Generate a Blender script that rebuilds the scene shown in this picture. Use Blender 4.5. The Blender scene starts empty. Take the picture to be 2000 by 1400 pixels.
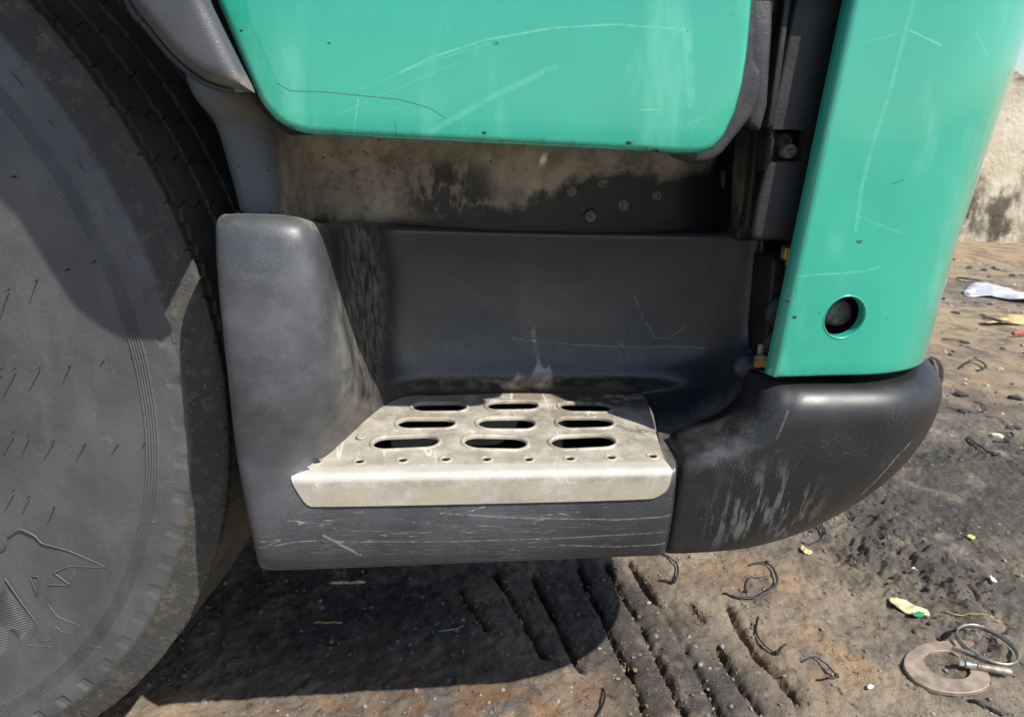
import bpy, bmesh, math, random
import numpy as np
from mathutils import Vector, Matrix
from mathutils.geometry import delaunay_2d_cdt
random.seed(7)
rng = np.random.default_rng(11)
SC = bpy.context.scene
COL = SC.collection
R = math.radians

# ------------------------------------------------------------------ camera
CAM = np.array([0.0, -0.71536, 0.76905])
PITCH, ROLL, YAW, FOC = 0.32875, 0.04449, 0.12896, 1390.0     # FOC in pixels of a 2000 px wide frame
_cy, _sy, _cp, _sp, _cr, _sr = math.cos(YAW), math.sin(YAW), math.cos(PITCH), math.sin(PITCH), math.cos(ROLL), math.sin(ROLL)
FWD = np.array([_sy*_cp, _cy*_cp, -_sp]); _r0 = np.array([_cy, -_sy, 0.0]); _u0 = np.cross(_r0, FWD)
RIGHT = _cr*_r0 + _sr*_u0; UP = -_sr*_r0 + _cr*_u0
cam = bpy.data.cameras.new('camera'); camo = bpy.data.objects.new('camera', cam); COL.objects.link(camo)
cam.sensor_fit = 'HORIZONTAL'; cam.sensor_width = 36.0; cam.lens = 36.0*FOC/2000
cam.clip_start = 0.01; cam.clip_end = 500
M = Matrix.Identity(4)
for i in range(3):
    M[i][0], M[i][1], M[i][2], M[i][3] = RIGHT[i], UP[i], -FWD[i], CAM[i]
camo.matrix_world = M
cam.dof.use_dof = True; cam.dof.focus_distance = 0.74; cam.dof.aperture_fstop = 13
SC.camera = camo

# ------------------------------------------------------------------ light
SUN = Vector((-0.55, 0.59, -1.0)).normalized()               # the way the light travels
W = bpy.data.worlds.new('World'); SC.world = W; W.use_nodes = True
wn = W.node_tree.nodes; wl = W.node_tree.links
sky = wn.new('ShaderNodeTexSky'); sky.sky_type = 'NISHITA'; sky.sun_disc = False
sky.sun_elevation = math.asin(-SUN.z); sky.sun_rotation = math.atan2(-SUN.x, -SUN.y)
sky.air_density = 1.0; sky.dust_density = 0.9; sky.ozone_density = 1.0
wl.new(sky.outputs[0], wn['Background'].inputs[0]); wn['Background'].inputs[1].default_value = 0.112
sd = bpy.data.lights.new('sun', 'SUN'); sd.energy = 5.0; sd.angle = R(0.53); sd.color = (1.0, 0.955, 0.89)
so = bpy.data.objects.new('sun', sd); COL.objects.link(so)
so.rotation_euler = SUN.to_track_quat('-Z', 'Y').to_euler(); so.location = (2, -3, 5)
SC.view_settings.view_transform = 'Standard'; SC.view_settings.look = 'None'
SC.view_settings.gamma = 1.0; SC.view_settings.use_curve_mapping = False
SC.view_settings.exposure = 0.50

# ------------------------------------------------------------------ helpers
def at(px, py, X=None, Y=None, Z=None):
    """point of the place seen at a pixel of the photograph, on a plane X=, Y= or Z="""
    r = (px-1000)/FOC*RIGHT - (py-700)/FOC*UP + FWD
    for i, q in enumerate((X, Y, Z)):
        if q is not None:
            return CAM + r*(q-CAM[i])/r[i]
GZ0 = -0.05                                                   # level of the dirt
FACE_Y = -0.080                                               # plane of the step's front face
def dp(d): return FACE_Y + 0.888*d                            # depth d behind that face
def bp(px, py, d): return at(px, py, Y=dp(d))

def sstep(a, b, x):
    t = np.clip((x-a)/(b-a), 0, 1); return t*t*(3-2*t)
def _hash(ix, iy, s):
    h = (ix.astype(np.int64)*374761393 + iy.astype(np.int64)*668265263 + s*982451653) & 0xffffffff
    h = ((h ^ (h >> 13))*1274126177) & 0xffffffff
    return ((h ^ (h >> 16)) & 0xffff)/65535.0
def vnoise(x, y, s=0):
    ix, iy = np.floor(x), np.floor(y); fx, fy = x-ix, y-iy
    fx = fx*fx*(3-2*fx); fy = fy*fy*(3-2*fy)
    a, b, c, d = _hash(ix, iy, s), _hash(ix+1, iy, s), _hash(ix, iy+1, s), _hash(ix+1, iy+1, s)
    return (a*(1-fx)+b*fx)*(1-fy) + (c*(1-fx)+d*fx)*fy
def fbm(x, y, octs=5, s=0, gain=0.5):
    v, a, t = 0, 1.0, 0
    for o in range(octs):
        v = v + a*vnoise(x*2**o, y*2**o, s+o); t += a; a *= gain
    return v/t
def polydist(P, pts, closed=False):
    """distance of points P (n,2) to a polyline"""
    pts = np.asarray(pts, float); d = np.full(len(P), 1e9)
    n = len(pts) if closed else len(pts)-1
    for i in range(n):
        a, b = pts[i], pts[(i+1) % len(pts)]; ba = b-a; L = ba@ba
        if L < 1e-14: continue
        h = np.clip(((P-a)@ba)/L, 0, 1); d = np.minimum(d, np.hypot(*((P-a)-h[:, None]*ba).T))
    return d

def link(name, me, mat=None, parent=None, smooth=True):
    o = bpy.data.objects.new(name, me); COL.objects.link(o)
    if mat is not None: me.materials.append(mat)
    if parent is not None: o.parent = parent
    if smooth and len(me.polygons): me.polygons.foreach_set('use_smooth', [True]*len(me.polygons))
    return o
def mesh(name, V, F, mat=None, parent=None, smooth=True):
    me = bpy.data.meshes.new(name); me.from_pydata([tuple(v) for v in V], [], [tuple(f) for f in F]); me.update()
    return link(name, me, mat, parent, smooth)
def from_bm(name, bm, mat=None, parent=None, smooth=True):
    me = bpy.data.meshes.new(name); bmesh.ops.recalc_face_normals(bm, faces=bm.faces[:]); bm.to_mesh(me); bm.free()
    return link(name, me, mat, parent, smooth)
def tag(o, label, cat, group=None, kind=None):
    if label: o['label'] = label
    if cat: o['category'] = cat
    if group: o['group'] = group
    if kind: o['kind'] = kind
    return o
def grid(name, G, mat, parent, levels=3, thick=0.004, skip=None, offset=-1):
    """smooth shell over a table of points G[row][col]"""
    n, m = len(G), len(G[0]); V = [p for row in G for p in row]
    F = [(i*m+j, i*m+j+1, (i+1)*m+j+1, (i+1)*m+j) for i in range(n-1) for j in range(m-1) if not (skip and skip(i, j))]
    used = sorted({k for f in F for k in f}); ix = {k: q for q, k in enumerate(used)}
    o = mesh(name, [V[k] for k in used], [tuple(ix[k] for k in f) for f in F], mat, parent)
    if levels:
        s = o.modifiers.new('sub', 'SUBSURF'); s.levels = s.render_levels = levels
    if thick:
        k = o.modifiers.new('thick', 'SOLIDIFY'); k.thickness = thick; k.offset = offset
    return o
def inside(P, loop):
    x, y = P[:, 0], P[:, 1]; r = np.zeros(len(P), bool); L = np.asarray(loop, float); j = len(L)-1
    for i in range(len(L)):
        (xi, yi), (xj, yj) = L[i], L[j]; c = (yi > y) != (yj > y)
        if c.any(): r ^= c & (x < (xj-xi)*(y-yi)/((yj-yi) if yj != yi else 1e-12)+xi)
        j = i
    return r
def drop_holes(v, f, holes):
    f = np.array([tuple(t) for t in f]); c = v[f].mean(1); k = np.ones(len(f), bool)
    for h_ in holes: k &= ~inside(c, h_)
    return [tuple(int(q) for q in t) for t in f[k]]
def cdt(outline, holes, step):
    """triangulate an outline with holes and an inner net of points; returns points (n,2), tris, distance to the border"""
    loops = [np.asarray(l, float) for l in [outline]+list(holes)]
    pts, ed, k = [], [], 0
    for l in loops:
        n = len(l); pts += [Vector(p) for p in l]; ed += [(k+i, k+(i+1) % n) for i in range(n)]; k += n
    lo, hi = loops[0].min(0), loops[0].max(0)
    gx, gy = np.meshgrid(np.arange(lo[0]+step/2, hi[0], step), np.arange(lo[1]+step/2, hi[1], step))
    g = np.stack([gx.ravel(), gy.ravel()], 1)
    g = g + rng.uniform(-.02, .02, g.shape)*step
    d = np.full(len(g), 1e9)
    for l in loops: d = np.minimum(d, polydist(g, l, True))
    pts += [Vector(p) for p in g[d > step*.45]]
    v, e, f, *_ = delaunay_2d_cdt(pts, ed, [], 2, 1e-7)
    v = np.array([tuple(p) for p in v]); d = np.full(len(v), 1e9)
    for l in loops: d = np.minimum(d, polydist(v, l, True))
    return v, drop_holes(v, f, holes), d
def inset_rings(outline, dists):
    """shrunk copies of a closed outline (for rolled edges)"""
    P = np.asarray(outline, float); A = P-np.roll(P, 1, 0); B = np.roll(P, -1, 0)-P
    area = np.sum(P[:, 0]*np.roll(P[:, 1], -1)-np.roll(P[:, 0], -1)*P[:, 1]); sg = 1 if area > 0 else -1
    T = A/np.linalg.norm(A, axis=1)[:, None] + B/np.linalg.norm(B, axis=1)[:, None]; T /= np.linalg.norm(T, axis=1)[:, None]
    N = np.stack([-T[:, 1], T[:, 0]], 1)*sg
    return [P+N*d for d in dists]
def smooth_loop(pts, n=4, rounds=None):
    """Chaikin corner cutting of a closed polyline"""
    P = np.asarray(pts, float)
    for _ in range(n):
        Q = np.roll(P, -1, 0); P = np.stack([.75*P+.25*Q, .25*P+.75*Q], 1).reshape(-1, P.shape[1])
    return P
def resample(P, step, closed=True):
    P = np.asarray(P, float); Q = np.vstack([P, P[:1]]) if closed else P
    s = np.r_[0, np.cumsum(np.linalg.norm(np.diff(Q, axis=0), axis=1))]
    t = np.linspace(0, s[-1], max(4, int(s[-1]/step))+1)
    if closed: t = t[:-1]
    return np.stack([np.interp(t, s, Q[:, k]) for k in range(Q.shape[1])], 1)
def spline(P, n=8):
    """Catmull-Rom through open points"""
    P = np.asarray(P, float); Q = np.vstack([2*P[0]-P[1], P, 2*P[-1]-P[-2]]); out = []
    for i in range(1, len(Q)-2):
        for t in np.linspace(0, 1, n, endpoint=False):
            a, b, c, d = Q[i-1:i+3]
            out.append(.5*(2*b+(c-a)*t+(2*a-5*b+4*c-d)*t*t+(3*b-a-3*c+d)*t**3))
    return np.array(out+[P[-1]])
def tube_bm(bm, P, r, seg=8, flat=1.0, up=(0, 0, 1), cap=True):
    """tube along points P, radius r (number or list); flat scales it along up"""
    P = np.asarray(P, float); n = len(P); rr = np.broadcast_to(r, (n,)); rings = []
    up = np.asarray(up, float)
    for i in range(n):
        t = P[min(i+1, n-1)]-P[max(i-1, 0)]; t /= np.linalg.norm(t)+1e-12
        s = np.cross(t, up)
        if np.linalg.norm(s) < 1e-4: s = np.cross(t, (1, 0, .01))
        s /= np.linalg.norm(s); u = np.cross(s, t)
        rings.append([bm.verts.new(P[i]+rr[i]*(math.cos(a)*s+flat*math.sin(a)*u)) for a in np.linspace(0, 2*math.pi, seg, endpoint=False)])
    for a, b in zip(rings, rings[1:]):
        for k in range(seg): bm.faces.new((a[k], a[(k+1) % seg], b[(k+1) % seg], b[k]))
    if cap: bm.faces.new(rings[0][::-1]); bm.faces.new(rings[-1])
def box_bm(bm, lo, hi, bev=0.0, mtx=None, segs=2):
    b = bmesh.new(); bmesh.ops.create_cube(b, size=1.0)
    lo, hi = np.asarray(lo, float), np.asarray(hi, float)
    for v in b.verts: v.co = Vector((lo+hi)/2+np.array(v.co)*(hi-lo))
    if bev: bmesh.ops.bevel(b, geom=b.edges[:], offset=bev, segments=segs, affect='EDGES', profile=.5)
    if mtx is not None: bmesh.ops.transform(b, matrix=mtx, verts=b.verts)
    t = bpy.data.meshes.new('tmp'); b.to_mesh(t); b.free(); bm.from_mesh(t); bpy.data.meshes.remove(t)
def lathe_bm(bm, prof, seg, mtx):
    """profile (r, h) turned about local z, placed by mtx"""
    rings = []
    for r, h in prof:
        rings.append([bm.verts.new(mtx @ Vector((r*math.cos(a), r*math.sin(a), h))) for a in np.linspace(0, 2*math.pi, seg, endpoint=False)])
    for a, b in zip(rings, rings[1:]):
        for k in range(seg): bm.faces.new((a[k], a[(k+1) % seg], b[(k+1) % seg], b[k]))
    bm.faces.new(rings[0][::-1]); bm.faces.new(rings[-1])
def frame(o, z, x=(1, 0, 0.01)):
    z = Vector(z).normalized(); x = Vector(x); x = (x-z*x.dot(z)).normalized(); y = z.cross(x)
    m = Matrix.Identity(4)
    for i in range(3): m[i][0], m[i][1], m[i][2], m[i][3] = x[i], y[i], z[i], o[i]
    return m

# ------------------------------------------------------------------ material language
class S:
    def __init__(s, T, k): s.T, s.k = T, k
    def _m(s, op, o=None, c=None):
        n = s.T.nodes.new('ShaderNodeMath'); n.operation = op; s.T.put(n.inputs[0], s)
        if o is not None: s.T.put(n.inputs[1], o)
        if c is not None: s.T.put(n.inputs[2], c)
        return S(s.T, n.outputs[0])
    def __add__(s, o): return s._m('ADD', o)
    __radd__ = __add__
    def __mul__(s, o): return s._m('MULTIPLY', o)
    __rmul__ = __mul__
    def __sub__(s, o): return s._m('SUBTRACT', o)
    def __rsub__(s, o): return s._m('MULTIPLY', -1.0)._m('ADD', o)
    def __truediv__(s, o): return s._m('DIVIDE', o)
    def abs(s): return s._m('ABSOLUTE')
    def sqrt(s): return s._m('SQRT')
    def fract(s): return s._m('FRACT')
    def max(s, o): return s._m('MAXIMUM', o)
    def min(s, o): return s._m('MINIMUM', o)
    def clamp(s): return s.map(0, 1, 0, 1, 'LINEAR')
    def map(s, a, b, c=0.0, d=1.0, kind='SMOOTHSTEP'):
        n = s.T.nodes.new('ShaderNodeMapRange'); n.interpolation_type = kind
        if a > b: a, b, c, d = b, a, d, c
        s.T.put(n.inputs[0], s)
        for i, q in enumerate((a, b, c, d)): n.inputs[1+i].default_value = q
        return S(s.T, n.outputs[0])
class Tree:
    def __init__(s, name):
        s.m = bpy.data.materials.new(name); s.m.use_nodes = True; s.t = s.m.node_tree; s.nodes = s.t.nodes
        s.b = s.nodes['Principled BSDF']; tc = s.nodes.new('ShaderNodeTexCoord'); s.P = S(s, tc.outputs['Object'])
        sp = s.nodes.new('ShaderNodeSeparateXYZ'); s.t.links.new(tc.outputs['Object'], sp.inputs[0])
        s.x, s.y, s.z = (S(s, sp.outputs[i]) for i in range(3))
        s._bump = None
    def put(s, inp, v):
        if isinstance(v, S): s.t.links.new(v.k, inp)
        elif isinstance(v, (tuple, list)): inp.default_value = tuple(v)+((1.0,) if len(v) == 3 and len(inp.default_value) == 4 else ())
        else: inp.default_value = v
    def vec(s, sc=(1, 1, 1), loc=(0, 0, 0), rot=(0, 0, 0), P=None):
        n = s.nodes.new('ShaderNodeMapping'); s.put(n.inputs[0], P or s.P)
        n.inputs[1].default_value = loc; n.inputs[2].default_value = rot; n.inputs[3].default_value = sc
        return S(s, n.outputs[0])
    def xyz(s, x, y, z):
        n = s.nodes.new('ShaderNodeCombineXYZ')
        for i, q in enumerate((x, y, z)): s.put(n.inputs[i], q)
        return S(s, n.outputs[0])
    def noise(s, scale, detail=4, rough=.55, P=None, dist=0.0):
        n = s.nodes.new('ShaderNodeTexNoise'); s.put(n.inputs['Vector'], P or s.P)
        n.inputs['Scale'].default_value = scale; n.inputs['Detail'].default_value = detail
        n.inputs['Roughness'].default_value = rough; n.inputs['Distortion'].default_value = dist
        return S(s, n.outputs[0])
    def vor(s, scale, P=None, feat='F1', rnd=1.0, col=False):
        n = s.nodes.new('ShaderNodeTexVoronoi'); n.feature = feat; s.put(n.inputs['Vector'], P or s.P)
        n.inputs['Scale'].default_value = scale; n.inputs['Randomness'].default_value = rnd
        return S(s, n.outputs['Distance']), (S(s, n.outputs['Color']) if feat != 'DISTANCE_TO_EDGE' else None)
    def chan(s, c, i=0):
        n = s.nodes.new('ShaderNodeSeparateColor'); s.put(n.inputs[0], c); return S(s, n.outputs[i])
    def mix(s, a, b, f):
        n = s.nodes.new('ShaderNodeMix'); n.data_type = 'RGBA'; s.put(n.inputs[0], f); s.put(n.inputs[6], a); s.put(n.inputs[7], b)
        return S(s, n.outputs[2])
    def attr(s, name):
        n = s.nodes.new('ShaderNodeAttribute'); n.attribute_name = name; return S(s, n.outputs['Fac'])
    def blob(s, c, r):
        n = s.nodes.new('ShaderNodeVectorMath'); n.operation = 'LENGTH'
        v = s.vec(sc=tuple(1/q for q in r), loc=tuple(-a/q for a, q in zip(c, r))); s.put(n.inputs[0], v)
        return S(s, n.outputs['Value']).map(0.45, 1.0, 1, 0)
    def seg(s, u, v, pts):
        """distance to a polyline in the plane of two coordinates"""
        best = None
        for a, b in zip(pts, pts[1:]):
            bx, by = b[0]-a[0], b[1]-a[1]; L = bx*bx+by*by; px, py = u-float(a[0]), v-float(a[1])
            h = (px*float(bx/L)+py*float(by/L)).map(0, 1, 0, 1, 'LINEAR')
            dx, dy = px-h*float(bx), py-h*float(by); d = (dx*dx+dy*dy).sqrt()
            best = d if best is None else best.min(d)
        return best
    def speck(s, scale, size, dens):
        """small scattered specks: 1 inside"""
        d, c = s.vor(scale); return d.map(size, size*.55, 0, 1)*s.chan(c).map(1-dens, 1-dens+.02)
    def scratch(s, sc, scale, w, dist=.6, rot=(0, 0, 0)):
        n = s.noise(scale, 1, .4, P=s.vec(sc=sc, rot=rot), dist=dist); return (n-.5).abs().map(w, w*.2, 0, 1)
    def bump(s, h, dist=.001, strength=1.0):
        n = s.nodes.new('ShaderNodeBump'); n.inputs['Distance'].default_value = dist; n.inputs['Strength'].default_value = strength
        s.put(n.inputs['Height'], h)
        if s._bump is not None: s.t.links.new(s._bump.k, n.inputs['Normal'])
        s._bump = S(s, n.outputs[0])
    def done(s, base, rough=.5, metal=0.0, spec=None, coat=None):
        s.put(s.b.inputs['Base Color'], base); s.put(s.b.inputs['Roughness'], rough); s.put(s.b.inputs['Metallic'], metal)
        if spec is not None: s.put(s.b.inputs['Specular IOR Level'], spec)
        if coat is not None: s.b.inputs['Coat Weight'].default_value = coat; s.b.inputs['Coat Roughness'].default_value = .04
        if s._bump is not None: s.t.links.new(s._bump.k, s.b.inputs['Normal'])
        return s.m
def simple(name, col, rough=.6, metal=0.0, var=.35, scale=60, bump=.0006, dust=None):
    T = Tree(name); n = T.noise(scale, 5, .6)
    c = T.mix(tuple(q*(1-var) for q in col), tuple(min(1, q*(1+var)) for q in col), n.map(.3, .7))
    if dust: c = T.mix(c, dust[0], T.noise(25, 6, .65).map(.5, .72)*dust[1])
    if bump: T.bump(T.noise(scale*8, 3, .6), bump)
    return T.done(c, (n*.3+(rough-.15)), metal)

DUST = (.235, .205, .155)
def mat_step():
    T = Tree('faded_step_plastic')
    c = T.mix((.020, .0212, .0248), (.031, .033, .0378), T.noise(9, 4, .6).map(.3, .7))
    # chalky greying on the pillar and the fascia
    chalk = T.noise(14, 6, .6).map(.35, .75)
    pil = T.blob(bp(525, 640, .02), (.11, .09, .21)); fas = T.blob(bp(720, 1010, 0), (.36, .05, .10))
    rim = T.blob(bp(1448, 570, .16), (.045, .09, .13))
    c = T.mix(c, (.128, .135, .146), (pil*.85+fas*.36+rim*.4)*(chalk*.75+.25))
    worn = T.blob(bp(682, 690, .05), (.026, .07, .11)); c = T.mix(c, (.20, .19, .165), worn*T.noise(30, 6, .65).map(.34, .68)*.85)
    # baked dust in the inner corner of the tread bay
    st = T.noise(1, 6, .68, P=T.vec(sc=(130, 130, 48)))
    cor = T.blob(bp(705, 600, .17), (.036, .10, .17)); c = T.mix(c, (.185, .168, .13), cor*st.map(.36, .68)*.95)
    led = T.blob(bp(1000, 756, .215), (.24, .03, .016)); c = T.mix(c, (.15, .125, .09), led*T.noise(50, 5, .6).map(.42, .6)*.8)
    mid = T.blob(bp(900, 640, .24), (.22, .06, .09)); c = T.mix(c, (.11, .095, .075), mid*T.noise(11, 5, .6).map(.42, .7)*.55)
    flo = T.blob(bp(1350, 835, .05), (.10, .10, .07)); c = T.mix(c, (.15, .138, .115), flo*T.noise(35, 6, .65).map(.32, .62)*.85)  # bowl floor: dust made paler in place of sunlight missing there
    # scratches
    sc = T.scratch((1.2, 1, 30), 5.0, .0065, .5)*T.noise(8, 2).map(.42, .56)*T.blob(bp(900, 1030, 0), (.33, .06, .06))
    sc2 = T.scratch((1.0, 1, 34), 6.5, .0055, .8, (0, R(3), 0))*T.noise(10, 2, P=T.vec(loc=(3, 1, 2))).map(.42, .56)*T.blob(bp(1000, 1020, 0), (.30, .06, .055))
    sc3 = T.scratch((9, 1, 7), 3.2, .0032, 1.2)*T.noise(14, 3, P=T.vec(loc=(5, 1, 2))).map(.48, .62)*T.blob(bp(1120, 640, .24), (.26, .08, .10))
    fz = T.scratch((1.5, 1, 60), 9.0, .02, .5)*T.noise(14, 4, P=T.vec(loc=(7, 2, 2))).map(.40, .62)*T.blob(bp(850, 1030, 0), (.34, .06, .07)); c = T.mix(c, (.17, .17, .17), fz*.55)
    long = T.seg(T.x, T.z, [tuple(bp(*q, 0)[[0, 2]]) for q in ((545, 1042), (700, 1048), (880, 1048), (1080, 1042), (1300, 1030))])
    lng2 = T.seg(T.x, T.z, [tuple(bp(*q, 0)[[0, 2]]) for q in ((860, 994), (1000, 1002), (1200, 1006), (1310, 1000))])
    lng3 = T.seg(T.x, T.z, [tuple(bp(*q, 0)[[0, 2]]) for q in ((635, 1035), (665, 1052), (705, 1075))])
    lng4 = T.seg(T.x, T.z, [tuple(bp(*q, 0)[[0, 2]]) for q in ((1090, 1056), (1200, 1060), (1296, 1056))])
    fr = T.y.map(-.05, -.06, 0, 1)
    ln = (long.map(.0009, .0002, 0, .5)+lng2.map(.0009, .0002, 0, .5)+lng3.map(.0022, .0004, 0, .6)+lng4.map(.0010, .0003, 0, .6))*fr*T.noise(160, 3, .6).map(.3, .6)
    arc = T.seg(T.x, T.z, [tuple(bp(*q, .24)[[0, 2]]) for q in ((1240, 580), (1255, 620), (1275, 655), (1300, 655), (1330, 630))])
    arc2 = T.seg(T.x, T.z, [tuple(bp(*q, .24)[[0, 2]]) for q in ((1000, 660), (1130, 672), (1250, 674), (1360, 664))])
    ln = ln+(arc.map(.0012, .0003, 0, .45)+arc2.map(.0014, .0003, 0, .45))*T.y.map(.06, .08)*T.noise(120, 3, .6).map(.3, .6)
    allsc = (sc+sc2).min(1.0)*.75+sc3*.5+ln
    c = T.mix(c, (.30, .30, .29), allsc.min(1.0))
    # grit
    g = T.speck(420, .28, .35)*T.noise(18, 4, .6).map(.45, .66)
    g2 = T.speck(760, .34, .5)*T.noise(26, 4, .6).map(.42, .62)
    c = T.mix(c, (.26, .24, .20), (g*.45+g2*.5).min(1.0))
    topd = T.blob(bp(515, 424, .05), (.11, .06, .012)); c = T.mix(c, (.33, .29, .22), topd*T.noise(70, 5, .7).map(.40, .55))
    T.bump(T.noise(900, 2, .5), .00025, .7); T.bump(T.noise(7, 3, .5), .0035, .35); T.bump((sc+sc2+ln).min(1.0)*-1.0, .0004, .6)
    return T.done(c, T.noise(25, 4, .6).map(.3, .7, .25, .36)+(pil+cor)*.12, 0, .55)
def mat_bumper():
    T = Tree('black_bumper_plastic')
    c = T.mix((.0095, .0098, .0112), (.0165, .0168, .0185), T.noise(12, 4, .6).map(.3, .7))
    st = T.noise(1, 5, .62, P=T.vec(sc=(75, 45, 9), rot=(0, R(9), 0)))
    b = T.blob(bp(1468, 965, .03), (.088, .10, .092))
    c = T.mix(c, (.115, .115, .115), b*st.map(.50, .58)*T.noise(60, 5, .65).map(.25, .55)*.95)
    low = T.blob(bp(1500, 1062, .04), (.17, .12, .02)); c = T.mix(c, (.24, .19, .11), low*T.noise(55, 5, .6).map(.50, .64)*.7)
    top = T.blob(bp(1400, 862, 0), (.06, .06, .05)); c = T.mix(c, (.10, .10, .10), top*T.noise(40, 5, .6).map(.40, .7)*.35)
    g = T.speck(430, .26, .4)*T.noise(16, 4, .6).map(.44, .66); g2 = T.speck(760, .3, .5)*T.noise(22, 4, .6).map(.42, .6)
    c = T.mix(c, (.34, .30, .21), (g*.4+g2*.4).min(1.0))
    sc = T.scratch((14, 1, 9), 3.0, .004, .7, (0, R(35), 0))*T.noise(12, 3).map(.48, .62)
    l1 = T.seg(T.x, T.z, [tuple(bp(*q, .05)[[0, 2]]) for q in ((1722, 825), (1695, 850), (1665, 892), (1640, 930))])
    l2 = T.seg(T.x, T.z, [tuple(bp(*q, .0)[[0, 2]]) for q in ((1525, 790), (1500, 840))])
    ln = l1.map(.0016, .0004)+l2.map(.0012, .0004, 0, .4)
    c = T.mix(c, (.24, .24, .24), (sc*.25+ln*.8*T.noise(140, 3).map(.3, .6)).min(1.0))
    T.bump(T.noise(1000, 2, .5), .0002, .6); T.bump(T.noise(9, 3, .5), .003, .3)
    return T.done(c, T.noise(20, 4, .6).map(.3, .7, .36, .48), 0, .5)
def mat_paint(name, pts, y, chips, seed=0):
    T = Tree(name)
    c = T.mix((.017, .308, .212), (.024, .355, .250), T.noise(5, 3, .5, P=T.vec(loc=(seed, 0, 0))).map(.3, .7))
    haze = T.noise(1, 5, .6, P=T.vec(sc=(22, 5, 7), loc=(seed, 2, 0), rot=(0, R(-25), 0))).map(.52, .75)
    c = T.mix(c, (.12, .47, .36), haze*.5)
    fine = T.scratch((12, 1, 5), 2.4, .003, .5, (0, R(-28), 0))*T.noise(7, 3, P=T.vec(loc=(seed, 1, 4))).map(.5, .66)
    c = T.mix(c, (.20, .58, .45), fine*.25)
    brk = T.noise(90, 4, .6).map(.25, .6)
    for path, w, kind in pts:
        d = T.seg(T.x, T.z, [tuple(at(*q, Y=y)[[0, 2]]) for q in path]).map(w, w*.25)
        if kind == 'dark': c = T.mix(c, (.02, .09, .06), d*.85); T.bump(d*-1.0, .0003, .2)
        elif kind == 'soft': c = T.mix(c, (.20, .60, .46), d*brk*.2)
        else: c = T.mix(c, (.30, .62, .50), d*brk*.32)
    sp = T.speck(190, .12, .10)*T.noise(9, 3, P=T.vec(loc=(seed, 5, 1))).map(.5, .6); c = T.mix(c, (.02, .03, .03), sp)
    for q, r in chips:
        p = at(*q, Y=y); c = T.mix(c, (.015, .02, .02), T.blob(tuple(p), (r, .03, r*.6))*T.noise(300, 3).map(.4, .5))
    lowz = T.z.map(chips_z[name]+.012, chips_z[name]); c = T.mix(c, (.04, .13, .09), lowz*T.noise(160, 4, .6).map(.5, .64)*.7)
    T.bump(T.noise(6, 2, .5), .004, .12)
    T.bump(T.noise(420, 3, .5), .0001, .25)
    return T.done(c, .30, 0, .5, 1.0)
chips_z = {'green_door_paint': .745, 'green_corner_paint': .531}
def mat_plate():
    T = Tree('worn_step_metal')
    c = T.mix((.33, .305, .255), (.49, .46, .395), T.noise(30, 6, .65).map(.3, .7))
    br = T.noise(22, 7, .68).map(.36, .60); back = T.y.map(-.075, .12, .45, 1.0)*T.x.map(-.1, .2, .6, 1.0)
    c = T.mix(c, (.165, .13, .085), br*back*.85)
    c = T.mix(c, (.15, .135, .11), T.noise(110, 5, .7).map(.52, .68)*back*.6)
    rings = T.noise(55, 6, .7, P=T.vec(loc=(2, 5, 0))).map(.55, .62)*T.z.map(.4332, .4345); c = T.mix(c, (.10, .075, .05), rings*back*.5)
    blk = T.blob((.235, .115, .434), (.10, .055, .03)); c = T.mix(c, (.055, .05, .04), blk*T.noise(45, 6, .7).map(.42, .58)*.85)
    blk2 = T.blob(tuple(at(1235, 840, Z=.434)), (.05, .022, .03)); c = T.mix(c, (.11, .09, .07), blk2*T.noise(60, 6, .7).map(.46, .6)*.7)
    sp = T.speck(330, .26, .3)*T.noise(20, 4).map(.45, .6); c = T.mix(c, (.10, .075, .045), sp*.8)
    sc = T.scratch((6, 1, 16), 4, .01, .8)*T.noise(15, 3).map(.5, .6); c = T.mix(c, (.75, .74, .71), sc*.5)
    wear = T.z.map(.4265, .4285)*T.y.map(-.066, -.074); c = T.mix(c, (.52, .51, .48), wear*.5)
    lipn = T.z.map(.422, .418); c = T.mix(c, (.38, .34, .25), lipn*T.noise(24, 5).map(.30, .6)*.75)
    T.bump(T.noise(260, 5, .65), .0005, .6); T.bump(T.noise(40, 4, .6), .002, .25)
    return T.done(c, T.noise(50, 4).map(.3, .7, .52, .68), .1, .35)
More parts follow.
